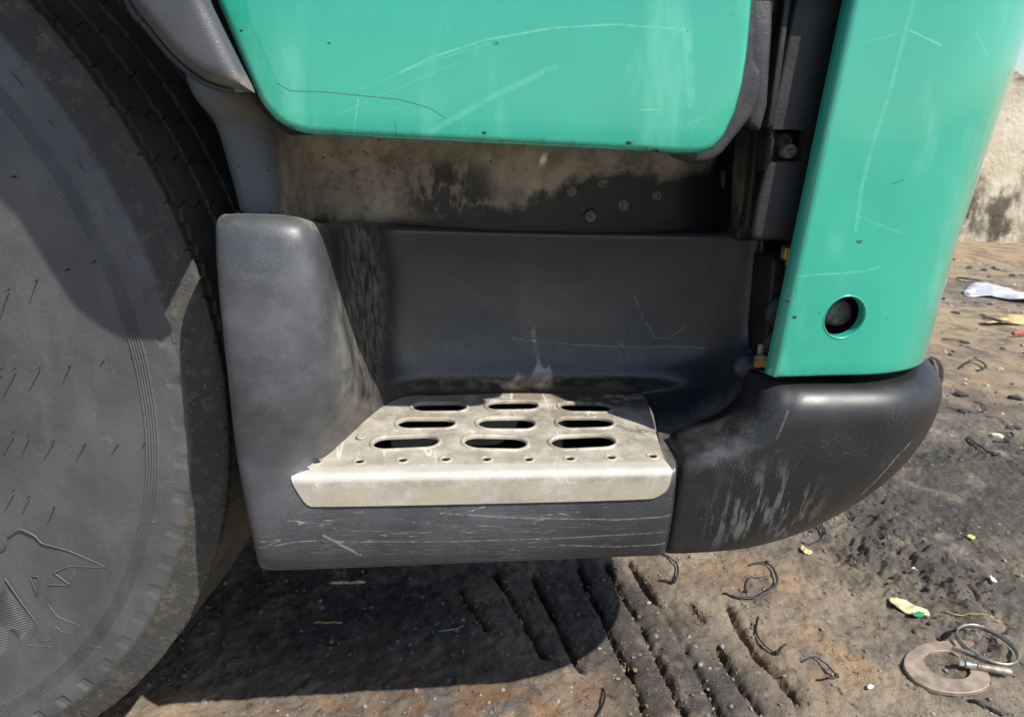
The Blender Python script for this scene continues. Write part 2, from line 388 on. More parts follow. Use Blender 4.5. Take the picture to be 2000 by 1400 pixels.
def mat_inner():
    T = Tree('mud_caked_inner_panel')
    n = T.noise(16, 7, .66); n2 = T.noise(1, 6, .66, P=T.vec(sc=(45, 30, 22)))
    mud = T.mix((.17, .145, .108), (.40, .35, .27), T.noise(30, 7, .7).map(.3, .7))
    e1 = T.x.map(.02, .24, 1.0, 0.0); up = T.z.map(.64, .745, -.15, .42)
    m = (e1*.45+up+n*.55+n2*.2-.18).map(.42, .54)
    dk = T.blob(bp(880, 380, .235), (.075, .06, .055)); m = m*(1.0-dk*n2.map(.38, .52)*.95)
    lo = T.blob(bp(1000, 455, .235), (.24, .06, .028)); m = m*(1.0-lo*n.map(.36, .5))
    pill = T.x.map(bp(538, 330, .075)[0], bp(560, 330, .1)[0]); m = m*pill
    pl = T.mix((.085, .093, .107), (.115, .125, .140), n)
    led = T.z.map(bp(470, 246, .06)[2], bp(470, 212, .06)[2])*T.noise(40, 6, .65).map(.35, .6)
    pl = T.mix(pl, (.14, .115, .075), led*T.x.map(-.17, -.20, 1.0, .3)*.8)
    base = T.mix(T.mix((.018, .018, .020), (.032, .032, .033), n), pl, 1.0-pill)
    c = T.mix(base, mud, m)
    rust = T.blob(bp(720, 340, .235), (.07, .05, .05)); c = T.mix(c, (.085, .05, .028), rust*T.noise(90, 6, .7).map(.52, .62)*.6)
    c = T.mix(c, (.012, .011, .010), T.speck(120, .22, .22)*.8)
    c = T.mix(c, (.20, .18, .14), T.speck(300, .26, .3)*.4)
    T.bump(T.noise(180, 5, .65), .0012, .6)
    return T.done(c, T.noise(20, 4).map(.3, .7, .55, .75))
def mat_flare():
    T = Tree('grained_flare_plastic'); n = T.noise(12, 5, .6)
    c = T.mix((.040, .042, .048), (.060, .062, .068), n.map(.3, .7)); c = T.mix(c, (.17, .15, .12), T.blob(bp(470, 176, -.095), (.04, .1, .014))*.6)
    T.bump(T.noise(1100, 2, .5), .0004, .6)
    return T.done(c, .42)
def mat_tyre():
    T = Tree('tyre_rubber')
    r = (T.x*T.x+T.z*T.z).sqrt()*(1/1.08); n = T.noise(12, 6, .62)
    c = T.mix((.064, .064, .068), (.100, .099, .102), n.map(.3, .7))
    smear = T.noise(1, 5, .6, P=T.vec(sc=(28, 3, 6), rot=(0, R(40), 0))).map(.48, .72)
    c = T.mix(c, (.125, .120, .115), smear*.5)
    cr = T.scratch((1, 1, 1), 9, .0022, 1.6)*T.noise(8, 3, P=T.vec(loc=(4, 0, 2))).map(.46, .58); c = T.mix(c, (.20, .19, .175), cr*.5)
    c = T.mix(c, (.26, .25, .23), T.speck(230, .16, .12)*.7)
    # caked shoulder
    sh = r.map(.472, .4775)*r.map(.509, .503); mud = T.noise(1, 7, .7, P=T.vec(sc=(60, 60, 60)))
    shc = T.mix((.046, .044, .041), (.115, .098, .068), mud.map(.48, .70))
    shc = T.mix(shc, (.25, .21, .14), T.speck(260, .32, .5)*T.noise(22, 5, .65).map(.5, .62)*.8)
    c = T.mix(c, shc, sh*.95)
    tr = T.y.map(.0100, .0142); trc = T.mix((.050, .045, .038), (.090, .077, .060), n.map(.3, .7)); c = T.mix(c, trc, tr)
    gro = r.map(.500, .503)*-1.0+1.0; c = T.mix(c, (.115, .120, .130), gro*tr)  # grooves tinted paler blue-grey, skylight put into the colour
    n_ = T.nodes.new('ShaderNodeMath'); n_.operation = 'ARCTAN2'; T.put(n_.inputs[0], T.z); T.put(n_.inputs[1], T.x); th = S(T, n_.outputs[0])
    zig = ((T.y*36.0).fract()-.5).abs()*.35
    k = (th*float(1/R(4.847))+T.y*2.5+zig).fract(); sipe = (k-.5).abs().map(.022, .009)*tr*r.map(.503, .506)
    c = T.mix(c, (.006, .006, .006), sipe); T.bump(sipe*-1.0, .002, .8)
    T.bump(T.noise(160, 5, .65), .0012, .5); T.bump(sh*mud, .004, .7); T.bump(T.noise(600, 2), .0002, .5)
    return T.done(c, T.noise(14, 4).map(.3, .7, .42, .60)+sh*.25+tr*.15)
def mat_ground():
    T = Tree('oily_trodden_dirt')
    big = T.noise(2.2, 5, .6); med = T.noise(9, 6, .65); fin = T.noise(70, 6, .7); vf = T.noise(330, 4, .65)
    c = T.mix((.115, .100, .083), (.275, .225, .165), med.map(.35, .65))                     # grey brown crust
    c = T.mix(c, (.34, .22, .12), T.attr('clay')*T.noise(14, 6, .65).map(.38, .60)*.85)      # ochre clay
    c = T.mix(c, (.21, .11, .052), T.attr('rust')*T.noise(20, 6, .68).map(.46, .60)*.85)      # rusty soil
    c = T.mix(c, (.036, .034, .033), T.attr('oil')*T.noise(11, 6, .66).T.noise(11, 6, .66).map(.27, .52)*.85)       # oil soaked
    c = T.mix(c, (.36, .265, .155), T.attr('sand')*med.map(.36, .60)*.7)
    c = T.mix(c, (.022, .021, .020), T.noise(38, 5, .68, P=T.vec(loc=(3, 1, 0))).map(.60, .70)*.8)
    c = T.mix(c, (.30, .255, .19), T.noise(55, 6, .7, P=T.vec(loc=(1, 7, 0))).map(.60, .72)*.55)
    c = T.mix(c, (.020, .019, .018), fin.map(.42, .32)*.7)
    c = T.mix(c, (.40, .36, .29), T.speck(210, .20, .25)*vf.map(.4, .6)*.8)
    c = T.mix(c, (.012, .012, .012), T.speck(95, .22, .16)*.8)
    T.bump(T.noise(120, 6, .72), .006, .9); T.bump(vf, .0025, .7)
    wet = T.attr('oil')*T.noise(8, 5, .6, P=T.vec(loc=(9, 0, 0))).map(.45, .62)
    return T.done(c, .82-wet*.34, 0, .35)
def mat_wall():
    T = Tree('stained_concrete')
    c = T.mix((.50, .43, .31), (.68, .61, .48), T.noise(2.2, 6, .6).map(.3, .7))
    st = T.noise(1, 7, .68, P=T.vec(sc=(3.5, 3.5, 2.0)))
    m = T.z.map(1.0, .15, 0.0, .9)+.12
    c = T.mix(c, (.105, .092, .068), st.map(.46, .62)*m)
    c = T.mix(c, (.05, .045, .038), T.noise(7, 7, .72).map(.54, .64)*m*.9)
    c = T.mix(c, (.22, .12, .06), T.noise(11, 5, .7, P=T.vec(loc=(4, 2, 0))).map(.62, .72)*.5)
    c = T.mix(c, (.04, .036, .03), T.z.map(1.155, 1.20)*T.noise(9, 5).map(.35, .6)*.8)
    c = T.mix(c, (.07, .06, .045), T.z.map(.20, .02)*T.noise(6, 5).map(.35, .6)*.7)
    T.bump(T.noise(16, 6, .65), .02, .6)
    return T.done(c, .9)

# ================================================================== GROUND
def axis(lo, hi, step, far):
    a = list(np.arange(lo, hi+step/2, step)); s = step; p = a[-1]
    while p < far: s *= 1.10; p += s; a.append(p)
    s = step; p = a[0]
    while p > -far: s *= 1.10; p -= s; a.insert(0, p)
    return np.array(a)
gx, gy = axis(-.60, 1.85, .0034, 60), axis(-.04, 1.08, .0034, 60)
X, Y = np.meshgrid(gx, gy); xs_, ys_ = X.ravel(), Y.ravel(); PXY = np.stack([xs_, ys_], 1)
near = sstep(4.0, 1.2, np.hypot(xs_-.5, ys_-.3))
h = GZ0 + .020*(fbm(xs_*2.3, ys_*2.3, 4, 1)-.5) + .016*(fbm(xs_*11, ys_*11, 5, 7)-.5)*near + .010*(fbm(xs_*60, ys_*60, 3, 13, .6)-.5)*near
gpx = lambda *q: np.array([at(*p, Z=GZ0)[:2] for p in q])
# ruts pressed by a tyre: dark grooves with crumbly lips
ruts = [([(1200, 1249), (1222, 1290), (1246, 1340), (1262, 1400)], .011, .0045), ([(1254, 1223), (1283, 1277), (1310, 1330), (1343, 1394), (1360, 1440)], .015, .0055),
        ([(1229, 1097), (1269, 1160), (1330, 1255), (1375, 1330), (1417, 1400), (1440, 1440)], .018, .006), ([(1343, 1177), (1372, 1215)], .009, .0045),
        ([(1402, 1262), (1440, 1325), (1484, 1380)], .016, .006), ([(1420, 1177), (1450, 1230), (1486, 1280), (1534, 1329), (1560, 1365)], .020, .008),
        ([(1182, 1099), (1212, 1150), (1243, 1205)], .013, .006), ([(1130, 1102), (1165, 1180), (1212, 1267), (1235, 1300)], .016, .0065),
        ([(1040, 1117), (1085, 1210), (1134, 1305)], .014, .006), ([(965, 1114), (1010, 1190), (1062, 1275)], .012, .006), ([(897, 1155), (925, 1195), (946, 1226)], .008, .004)]
wob = .008*(fbm(xs_*45, ys_*45, 4, 31, .6)-.5)
for px, dep, w in ruts:
    d = polydist(PXY, spline(gpx(*px), 5)) + wob
    brk = .45+1.1*fbm(xs_*24, ys_*24, 2, 41)
    brk = np.clip((fbm(xs_*14, ys_*14, 3, 41)-.20)*3.6, 0, 1.0)
    h -= dep*1.25*sstep(w*.85, w*.2, d)*brk
    h -= .005*sstep(w*4.0, w*.8, d)*(.4+brk)
    h += .005*np.exp(-((d-w*1.9)/(w*.8))**2)*fbm(xs_*45, ys_*45, 2, 43)*1.3
def spot(c, r): 
    q = gpx(c)[0]; return np.exp(-(((xs_-q[0])/r[0])**2+((ys_-q[1])/r[1])**2))
clod = np.clip(spot((1800, 1090), (.20, .16))+.7*spot((1690, 1010), (.16, .10))+.8*spot((1930, 1240), (.10, .06))+.4*spot((1850, 900), (.3, .2)), 0, 1)
wx, wy = xs_+.035*(fbm(xs_*18, ys_*18, 3, 91)-.5), ys_+.035*(fbm(xs_*18, ys_*18, 3, 95)-.5)
bil = sum(.62**o*np.abs(2*vnoise((wx*.8+wy*.6)*26*2**o+o*7, (wy*.8-wx*.6)*26*2**o, 51+o)-1) for o in range(4))
h += clod*.026*(bil-.75)*np.clip(fbm(xs_*9, ys_*9, 3, 97)*3-.8, 0, 1.3)
smoothtrack = sstep(.10, .02, polydist(PXY, gpx((1330, 1120), (1420, 1400))))
h += .004*smoothtrack
nx, ny = len(gx), len(gy)
F = [(j*nx+i, j*nx+i+1, (j+1)*nx+i+1, (j+1)*nx+i) for j in range(ny-1) for i in range(nx-1)]
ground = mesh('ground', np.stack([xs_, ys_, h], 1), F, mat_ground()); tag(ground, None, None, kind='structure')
HG = h.reshape(ny, nx)
def gz(x, y):
    i = np.clip(np.searchsorted(gx, x)-1, 0, nx-2); j = np.clip(np.searchsorted(gy, y)-1, 0, ny-2)
    return float(HG[j:j+2, i:i+2].mean())
big = fbm(xs_*1.7, ys_*1.7, 3, 61)
strip = sstep(.16, .03, polydist(PXY, gpx((1180, 1120), (1300, 1400))))
clay = np.clip(1.1*spot((1050, 1390), (.16, .06))+.8*spot((1500, 1130), (.20, .11))+.9*spot((1640, 1290), (.16, .08))+.5*spot((300, 1395), (.2, .05))+sstep(.7, 1.6, ys_)*.7*sstep(.35, .6, big), 0, 1)
rust = np.clip(.35*strip+.7*spot((700, 1390), (.25, .05))+.9*spot((850, 1280), (.16, .10))+.7*spot((1090, 1200), (.08, .08))+.6*spot((1040, 1370), (.14, .05))+.6*spot((1290, 1150), (.03, .03)), 0, 1)
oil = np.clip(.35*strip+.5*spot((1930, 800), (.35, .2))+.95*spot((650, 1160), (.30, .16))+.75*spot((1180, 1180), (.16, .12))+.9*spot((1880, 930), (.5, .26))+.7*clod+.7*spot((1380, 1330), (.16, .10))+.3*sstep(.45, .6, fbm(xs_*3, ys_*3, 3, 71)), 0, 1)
sand = np.clip(sstep(.85, 1.7, ys_)*sstep(.3, .6, fbm(xs_*1.3, ys_*2.6, 3, 81))*1.1+.35*spot((1960, 1080), (.06, .05)), 0, 1)
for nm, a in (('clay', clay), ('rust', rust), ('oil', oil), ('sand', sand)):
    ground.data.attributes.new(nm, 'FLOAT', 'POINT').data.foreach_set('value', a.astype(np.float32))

# concrete wall behind the yard
wa, wb = np.array([4.44, 4.68]), np.array([5.42, 4.50]); wd = (wb-wa)/np.linalg.norm(wb-wa); wnrm = np.array([-wd[1], wd[0]])
L0, L1, nW = -14.0, 9.0, 90
V, F = [], []
prof = [(0, -.1), (0, .05), (.004, .6), (0, 1.17), (.03, 1.21), (.17, 1.22), (.2, 1.18), (.2, -.1)]
for i, s in enumerate(np.linspace(L0, L1, nW)):
    for d, z in prof:
        p = wa+wd*s+wnrm*d; V.append((p[0], p[1], GZ0+z*1.065+(.03*math.sin(s*1.7)+.02*math.sin(s*5.1) if z > 1 else 0)))
k = len(prof)
for i in range(nW-1): F += [(i*k+j, i*k+j+1, (i+1)*k+j+1, (i+1)*k+j) for j in range(k-1)]
F += [tuple(range(k)), tuple(range((nW-1)*k, nW*k))[::-1]]
wall = mesh('concrete_wall', V, F, mat_wall(), smooth=False)
tag(wall, 'low stained cream concrete wall at the back of the dirt yard', 'wall')

# ================================================================== TRUCK
truck = bpy.data.objects.new('truck', None); COL.objects.link(truck); truck.location = (0, 0, 0)
tag(truck, 'green truck cab with black plastic step, bumper corner and front tyre parked on dirt', 'truck')
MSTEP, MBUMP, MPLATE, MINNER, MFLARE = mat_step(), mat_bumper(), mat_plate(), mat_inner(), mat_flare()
MBLACK = simple('dull_black_metal', (.012, .012, .013), .5, 0, .4, 40, .0006, ((.09, .075, .055), .35))
MTRIM = simple('dark_trim_plastic', (.026, .028, .031), .5, 0, .3, 40, .0004, ((.10, .09, .07), .3))
MVOID = simple('void_shade_black', (.006, .006, .006), .75, 0, .3, 30)  # near-black: shade of the hollows behind and below put into the colour
MBRASS = simple('dull_brass', (.42, .28, .10), .38, .85, .35, 120, .0005)
MSTEEL = simple('grey_bolt_steel', (.36, .34, .30), .5, .4, .4, 200, .0008, ((.05, .04, .03), .8))
MRUSTY = simple('rusty_bolt_steel', (.16, .09, .05), .7, .3, .4, 200, .0008)
MDUST = simple('dust_caked_plastic', (.19, .165, .125), .85, 0, .4, 300, .001)

# ---- step housing
ZP = .434
PZ = ('z', ZP-.0080)
def gp(t): return at(t[0], t[1], Z=t[2][1]) if isinstance(t[2], tuple) else bp(*t)
def lerp_row(a, b, n, y=None): return [(a[0]+(b[0]-a[0])*i/(n-1), a[1]+(b[1]-a[1])*i/(n-1), a[2]+(b[2]-a[2])*i/(n-1)) for i in range(n)]
rows = [
 [(424, 428, .055), (440, 424, .05), (515, 424, .05), (575, 430, .05), (606, 440, .06), (622, 444, .10), (665, 438, .16), (715, 440, .20), (800, 444, .215), (1060, 452, .22), (1330, 457, .215), (1420, 458, .19), (1465, 460, .165), (1488, 462, .15)],
 [(419, 445, .045), (432, 445, .035), (515, 445, .033), (580, 446, .035), (614, 456, .05), (630, 458, .10), (672, 455, .165), (725, 458, .205), (800, 462, .222), (1060, 470, .228), (1330, 474, .222), (1415, 474, .195), (1462, 476, .168), (1487, 478, .15)],
 [(422, 520, .04), (436, 520, .028), (520, 520, .026), (595, 520, .03), (628, 522, .05), (645, 524, .10), (685, 522, .165), (738, 525, .21), (810, 528, .233), (1060, 535, .238), (1320, 538, .23), (1405, 538, .2), (1455, 538, .168), (1484, 540, .15)],
 [(430, 610, .038), (444, 610, .026), (530, 610, .024), (615, 610, .03), (648, 612, .055), (662, 612, .105), (698, 610, .165), (745, 610, .212), (815, 612, .240), (1060, 618, .247), (1320, 618, .237), (1400, 618, .2), (1448, 615, .168), (1477, 615, .15)],
 [(440, 700, .036), (454, 700, .024), (540, 700, .022), (635, 700, .03), (672, 700, .06), (684, 702, .11), (712, 698, .165), (755, 688, .212), (830, 685, .242), (1060, 690, .250), (1310, 688, .240), (1395, 682, .2), (1440, 670, .165), (1466, 668, .15)],
 [(448, 770, .034), (460, 770, .022), (545, 768, .02), (645, 762, .032), (685, 758, .075), (698, 756, .12), (725, 745, .165), (770, 729, .207), (840, 718, .234), (1060, 721, .241), (1300, 720, .232), (1390, 716, .19), (1438, 705, .15), (1463, 695, .12)],
 [(454, 830, .030), (466, 830, .018), (545, 828, .018), (630, 815, .035), (680, 790, .09), (700, 780, .13), (735, 763, .175), (785, 744, .198), (850, 738, .212), (1060, 742, .215), (1290, 741, .212), (1388, 752, .165), (1436, 745, .10), (1468, 728, .06)],
 [(461, 885, .016), (474, 887, .006), (545, 884, .01), (622, 908, PZ), (668, 865, PZ), (708, 830, PZ), (752, 798, PZ), (790, 776, PZ), (852, 773, PZ), (1060, 774, PZ), (1274, 762, PZ), (1345, 780, .175), (1408, 785, .115), (1462, 772, .035)],
 [(464, 912, .004), (480, 915, -.003), (535, 914, -.003)] + [(590+(1299-590)*i/7, 922-14*i/7, .004) for i in range(8)] + [(1309, 905, .005), (1319, 899, .007), (1330, 889, .012)],
 [(472, 960, .0), (490, 962, -.005), (535, 964, -.005)] + [(590+(1303-590)*i/8, 966-12*i/8, -.002) for i in range(9)] + [(1312, 953, -.001), (1322, 948, .006)],
 [(488, 1035, .0), (505, 1036, -.007), (545, 1036, -.008)] + [(600+(1292-600)*i/8, 1036-18*i/8, -.008) for i in range(9)] + [(1302, 1016, -.005), (1311, 1013, .004)],
 [(498, 1084, .003), (514, 1088, -.004), (550, 1089, -.005)] + [(610+(1282-610)*i/8, 1088-24*i/8, -.005) for i in range(9)] + [(1294, 1063, -.002), (1303, 1061, .006)],
 [(500, 1092, .006), (516, 1096, .001), (550, 1097, .0)] + [(610+(1282-610)*i/8, 1096-25*i/8, .0) for i in range(9)] + [(1292, 1070, .002), (1301, 1068, .008)],
 [(505, 1116, .008), (522, 1118, .003), (552, 1117, .002)] + [(612+(1276-612)*i/8, 1115-28*i/8, .002) for i in range(9)] + [(1288, 1087, .004), (1298, 1084, .010)],
]
# the right-hand bowl below the recess: between plate and bumper contour
for i in range(8):
    for j, k_ in ((0, 1), (1, 1), (2, 1), (3, 1), (4, 1), (5, .5)):
        t = rows[i][j]
        if not isinstance(t[2], tuple): rows[i][j] = (t[0], t[1], t[2]-.050*k_*(1 if i < 6 else .8 if i == 6 else .4))
for i in range(8, 13):
    for j, k_ in ((0, .024), (1, .024), (2, .010), (3, .0)):
        t = rows[i][j]; rows[i][j] = (t[0], t[1], t[2]-k_)
for j in (0, 1, 2): rows[7][j] = (rows[7][j][0], rows[7][j][1], rows[7][j][2]-.010)
for i, d_ in enumerate((.247, .253, .255, .248, .240, .232, .224)):
    for j in (8, 9, 10): rows[i][j] = (rows[i][j][0], rows[i][j][1], d_-(.006 if j != 9 else 0))
G = [[gp(t) for t in r] for r in rows]
# extra row in the bowl (between rows 7 and 8) keeps the floor beside the plate flat
extra = [(G[7][j]+G[8][j])/2 for j in range(14)]
extra[10] = at(1280, 845, Z=ZP-.0045); extra[11] = at(1322, 852, Z=ZP-.004); extra[12] = at(1368, 858, Z=ZP+.002); extra[13] = bp(1416, 846, .026)
G.insert(8, extra)
# returns round the outer edges
back_top = [p+np.array([0, .03, -.004]) for p in G[0]]; back_bot = [p+np.array([0, .04, .002]) for p in G[-1]]
G = [back_top]+G+[back_bot]
G = [[r[0]+np.array([.004, .07, 0])]+r+[r[-1]+np.array([.035, .03, 0])] for r in G]
hole = lambda i, j: (i in (8, 9)) and 4 <= j <= 10
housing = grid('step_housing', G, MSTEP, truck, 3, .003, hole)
bm = bmesh.new(); tube_bm(bm, spline([bp(1490, 462, .152), bp(1487, 540, .152), bp(1480, 615, .152), bp(1469, 668, .152), bp(1465, 690, .13)], 6), .0035, 8)
from_bm('rim_bead', bm, MSTEP, housing)
bm = bmesh.new(); a, b = bp(1452, 712, .07), bp(1462, 700, .05)
lathe_bm(bm, [(.0, 0), (.0125, 0), (.0135, .003), (.011, .007), (0.0001, .008)], 20, frame(bp(1455, 715, .07), (-.2, -1, .25)))
from_bm('rubber_plug', bm, MTRIM, housing)
# tray under the tread
bm = bmesh.new(); x0, x1, y0, y1, z0, z1 = -.13, .265, -.0765, .105, .345, .4265
box_bm(bm, (x0, y0, z0-.004), (x1, y1, z0)); box_bm(bm, (x0, y1, z0), (x1, y1+.004, z1)); box_bm(bm, (x0-.004, y0, z0), (x0, y1, z1)); box_bm(bm, (x1, y0, z0), (x1+.004, y1, z1))
from_bm('step_tray', bm, MVOID, truck, False)

# ---- tread plate
YF = FACE_Y-.0095; BR = .0065; LIP = .0315
pz = lambda px, py: at(px, py, Z=ZP)[:2]
def fl(px, py): q = pz(px, py); return (q[0], q[1]-YF)
A, B_, Cc, D = fl(760, 771), fl(1252, 769), fl(1302, 903), fl(570, 923)
arcL = BR*math.pi/2
lipx = lambda px, py: at(px, py, Y=YF)[0]
out = [(A[0]-.004, A[1]-.006), (A[0]-.001, A[1]-.001), (A[0]+.006, A[1]+.001), (B_[0]-.014, B_[1]), (B_[0]-.003, B_[1]-.001), (B_[0]+.0005, B_[1]-.005), (B_[0]+.003, B_[1]-.02), (Cc[0]-.001, .030), (Cc[0]+.001, BR), (Cc[0]+.001, -.004), (Cc[0]-.001, -.020), (lipx(1284, 964)+.002, -.0275-.0), (lipx(1268, 966), -LIP),
       (lipx(612, 976), -LIP), (lipx(598, 973), -.029), (lipx(584, 955), -.018), (D[0]-.001, .000), (D[0]+.003, .010), (D[0]+.018, .030)]
out = resample(smooth_loop(out, 2), .004)
def stad(cx, cy, hw, hh, n=10):
    return [(cx+sx*(hw-hh)+hh*math.cos(a), cy+hh*math.sin(a)) for sx, a0 in ((1, -math.pi/2), (-1, math.pi/2)) for a in np.linspace(a0, a0+math.pi, n)]
slots = []
for x0, x1, y0, y1 in [(727, 858, 852, 877), (905, 1030, 851, 877), (1075, 1202, 850, 876), (775, 890, 817, 838), (932, 1046, 816, 838), (1088, 1198, 815, 837), (805, 912, 785, 803), (950, 1052, 785, 802), (1092, 1195, 786, 804)]:
    c = fl((x0+x1)/2, (y0+y1)/2); hw = (fl(x1, (y0+y1)/2)[0]-fl(x0, (y0+y1)/2)[0])/2; hh = (fl(x0, y0)[1]-fl(x0, y1)[1])/2
    slots.append((c[0], c[1], hw, hh))
dots = [fl(x, y) for x, y in [(617, 901), (702, 900), (786, 899), (870, 898), (950, 897), (1032, 896), (1113, 895), (1193, 894), (1274, 892)]]
circ = lambda c, r, n=14: [(c[0]+r*math.cos(a), c[1]+r*math.sin(a)) for a in np.linspace(0, 2*math.pi, n, endpoint=False)]
DR = .0046
v, f, d = cdt(out, [stad(*s) for s in slots]+[circ(c, DR) for c in dots], .0045)
def bend(u, w):
    """unrolled plate to place: w > BR flat on top, below that round the front edge and down"""
    if w >= BR: return (u, YF+w, ZP)
    s = BR-w
    if s < arcL: a = s/BR; return (u, YF+BR-BR*math.sin(a), ZP-BR+BR*math.cos(a))
    return (u, YF, ZP-BR-(s-arcL))
def dent(u, w): return .0014*math.sin(u*31+1)*math.sin(w*25)*min(1.0, max(0.0, (w-BR)/.03))
P3 = [np.array(bend(u, w+ (arcL-BR if False else 0))) for u, w in v]
P3 = [p+np.array([0, 0, dent(*q) if q[1] > BR else 0]) for p, q in zip(P3, v)]
plate = mesh('step_plate', P3, f, MPLATE, truck); bmn = bmesh.new(); bmn.from_mesh(plate.data); bmesh.ops.recalc_face_normals(bmn, faces=bmn.faces[:])
if sum(q.normal.z for q in bmn.faces) < 0: bmesh.ops.reverse_faces(bmn, faces=bmn.faces[:])
bmn.to_mesh(plate.data); bmn.free()
m_ = plate.modifiers.new('thick', 'SOLIDIFY'); m_.thickness = .0012; m_.offset = -1
m_ = plate.modifiers.new('edges', 'EDGE_SPLIT'); m_.split_angle = R(42)
for cx, cy, hw, hh in slots:                                   # pressed rims round the slots
    bm = bmesh.new(); n = 12; rings = []
    for off, dz in ((.0036, -.0002), (.0029, .0012), (.0014, .0019), (0.0, .0016), (-.0012, -.0006), (-.0012, -.0028)):
        rings.append([bm.verts.new((u, YF+w, ZP+dz+dent(u, w))) for u, w in stad(cx, cy, hw+off, hh+off, n)])
    for a, b in zip(rings, rings[1:]):
        for k in range(len(a)): bm.faces.new((a[k], a[(k+1) % len(a)], b[(k+1) % len(a)], b[k]))
    from_bm('slot_rim', bm, MPLATE, plate)
dm = None
for c in dots:
    if dm is None:
        bm = bmesh.new(); rings = []
        for r, dz in ((.0080, -.0003), (.0070, .0007), (.0058, .0011), (DR, .0008), (DR-.0004, -.0004), (DR-.0004, -.0013)):
            rings.append([bm.verts.new((r*math.cos(a), r*math.sin(a), dz)) for a in np.linspace(0, 2*math.pi, 18, endpoint=False)])
        for a, b in zip(rings, rings[1:]):
            for k in range(18): bm.faces.new((a[k], a[(k+1) % 18], b[(k+1) % 18], b[k]))
        o = from_bm('hole_rim', bm, MPLATE, plate); dm = o.data
    else: o = bpy.data.objects.new('hole_rim', dm); COL.objects.link(o); o.parent = plate
    o.location = (c[0], YF+c[1], ZP+dent(*c))
for px, py in ((706, 853), (1258, 845)):
    q = at(px, py, Z=ZP); bm = bmesh.new(); lathe_bm(bm, [(.0001, .0010), (.0022, .0010), (.0026, .0016), (.0055, .0014), (.0065, -.0005)], 18, Matrix.Translation(q)); from_bm('screw', bm, MPLATE, plate)

# ---- door
YD = dp(-.028)
DXZ = lambda *q: [tuple(at(*p, Y=YD)[[0, 2]]) for p in q]
left = DXZ((418, 0), (452, 78), (488, 162), (508, 203), (532, 232), (562, 252), (600, 263))
bot = DXZ((720, 270), (900, 279), (1080, 288), (1250, 297), (1340, 302))
rgt = DXZ((1370, 301), (1395, 292), (1418, 268), (1440, 222), (1456, 165), (1466, 100), (1472, 40), (1475, 0))
up_r = (rgt[-1][0]+.004, 1.35); up_l = (left[0][0]-.10, 1.35); ml = (left[0][0]-.055, left[0][1]+.16)
door_out = resample(np.array([up_l, ml]+left+bot+rgt+[(rgt[-1][0]+.002, 1.1), up_r]), .006)
def shell(name, outline, holes, step, fn, roll, mat, parent, thick=.004):
    """sheet over an outline with its border rolled back by radius roll"""
    rr = [roll*.08, roll*.3, roll*.65]
    v, f, d = cdt(outline, holes, step)
    extra_pts = [q for r in inset_rings(outline, rr) for q in r]
    loops = [np.asarray(l) for l in [outline]+list(holes)]
    pts, ed, k = [], [], 0
    for l in loops+[np.asarray(r) for r in inset_rings(outline, [roll])]:
        pts += [Vector(p) for p in l]
        if len(ed) < sum(len(q) for q in loops): ed += [(k+i, k+(i+1) % len(l)) for i in range(len(l))]
        k += len(l)
    dd = polydist(v, outline, True); keep = dd > roll*1.4
    hb = np.full(len(v), 1e9)
    for l in loops[1:]: hb = np.minimum(hb, polydist(v, l, True))
    pts += [Vector(p) for p in v[keep & (hb > 1e-6)]]+[Vector(p) for p in extra_pts]
    v, e, f, *_ = delaunay_2d_cdt(pts, ed, [], 2, 1e-7); v = np.array([tuple(p) for p in v])
    f = drop_holes(v, f, holes)
    dd = polydist(v, outline, True); t = np.clip(1-dd/roll, 0, 1); back = roll*(1-np.sqrt(np.clip(1-t*t, 0, 1)))
    o = mesh(name, [fn(p[0], p[1], b) for p, b in zip(v, back)], f, mat, parent)
    b = bmesh.new(); b.from_mesh(o.data); bmesh.ops.recalc_face_normals(b, faces=b.faces[:])
    if sum(q.normal.y*q.calc_area() for q in b.faces) > 0: bmesh.ops.reverse_faces(b, faces=b.faces[:])
    b.to_mesh(o.data); b.free()
    m = o.modifiers.new('thick', 'SOLIDIFY'); m.thickness = thick; m.offset = -1
    m = o.modifiers.new('edges', 'EDGE_SPLIT'); m.split_angle = R(48)
    return o
def dcurve(x, z, b):
    return (x, YD+b+.012*max(0, (x-.215)/.07)**2*.25+.010*max(0, (-.06-x)/.08)**2*.2+.03*(z-.75)**2, z)
door_marks = [([(780, 142), (850, 110), (950, 78), (1080, 55), (1200, 48), (1340, 58)], .0011, 'light'), ([(700, 175), (840, 120), (960, 85)], .0008, 'soft'),
 ([(540, 163), (566, 178), (640, 181), (780, 195), (840, 212), (870, 232)], .0006, 'dark'), ([(700, 192), (690, 262)], .0007, 'light'), ([(770, 238), (778, 278)], .0005, 'dark'),
 ([(820, 270), (960, 190), (1085, 130)], .0035, 'soft'), ([(1250, 215), (1290, 214)], .0007, 'light'), ([(1330, 250), (1352, 238), (1385, 230), (1390, 205)], .0006, 'soft'),
 ([(1340, 40), (1350, 200)], .006, 'soft'), ([(600, 250), (760, 180), (900, 120)], .0006, 'soft')]
MDOOR = mat_paint('green_door_paint', door_marks, YD, [((968, 85), .003), ((642, 85), .002), ((1228, 280), .004), ((1283, 297), .006), ((560, 252), .007), ((470, 60), .002), ((945, 260), .003)])
door = shell('door', door_out, [], .014, dcurve, .007, MDOOR, truck)
door['label'] = 'green door lower half with rounded bottom corners'
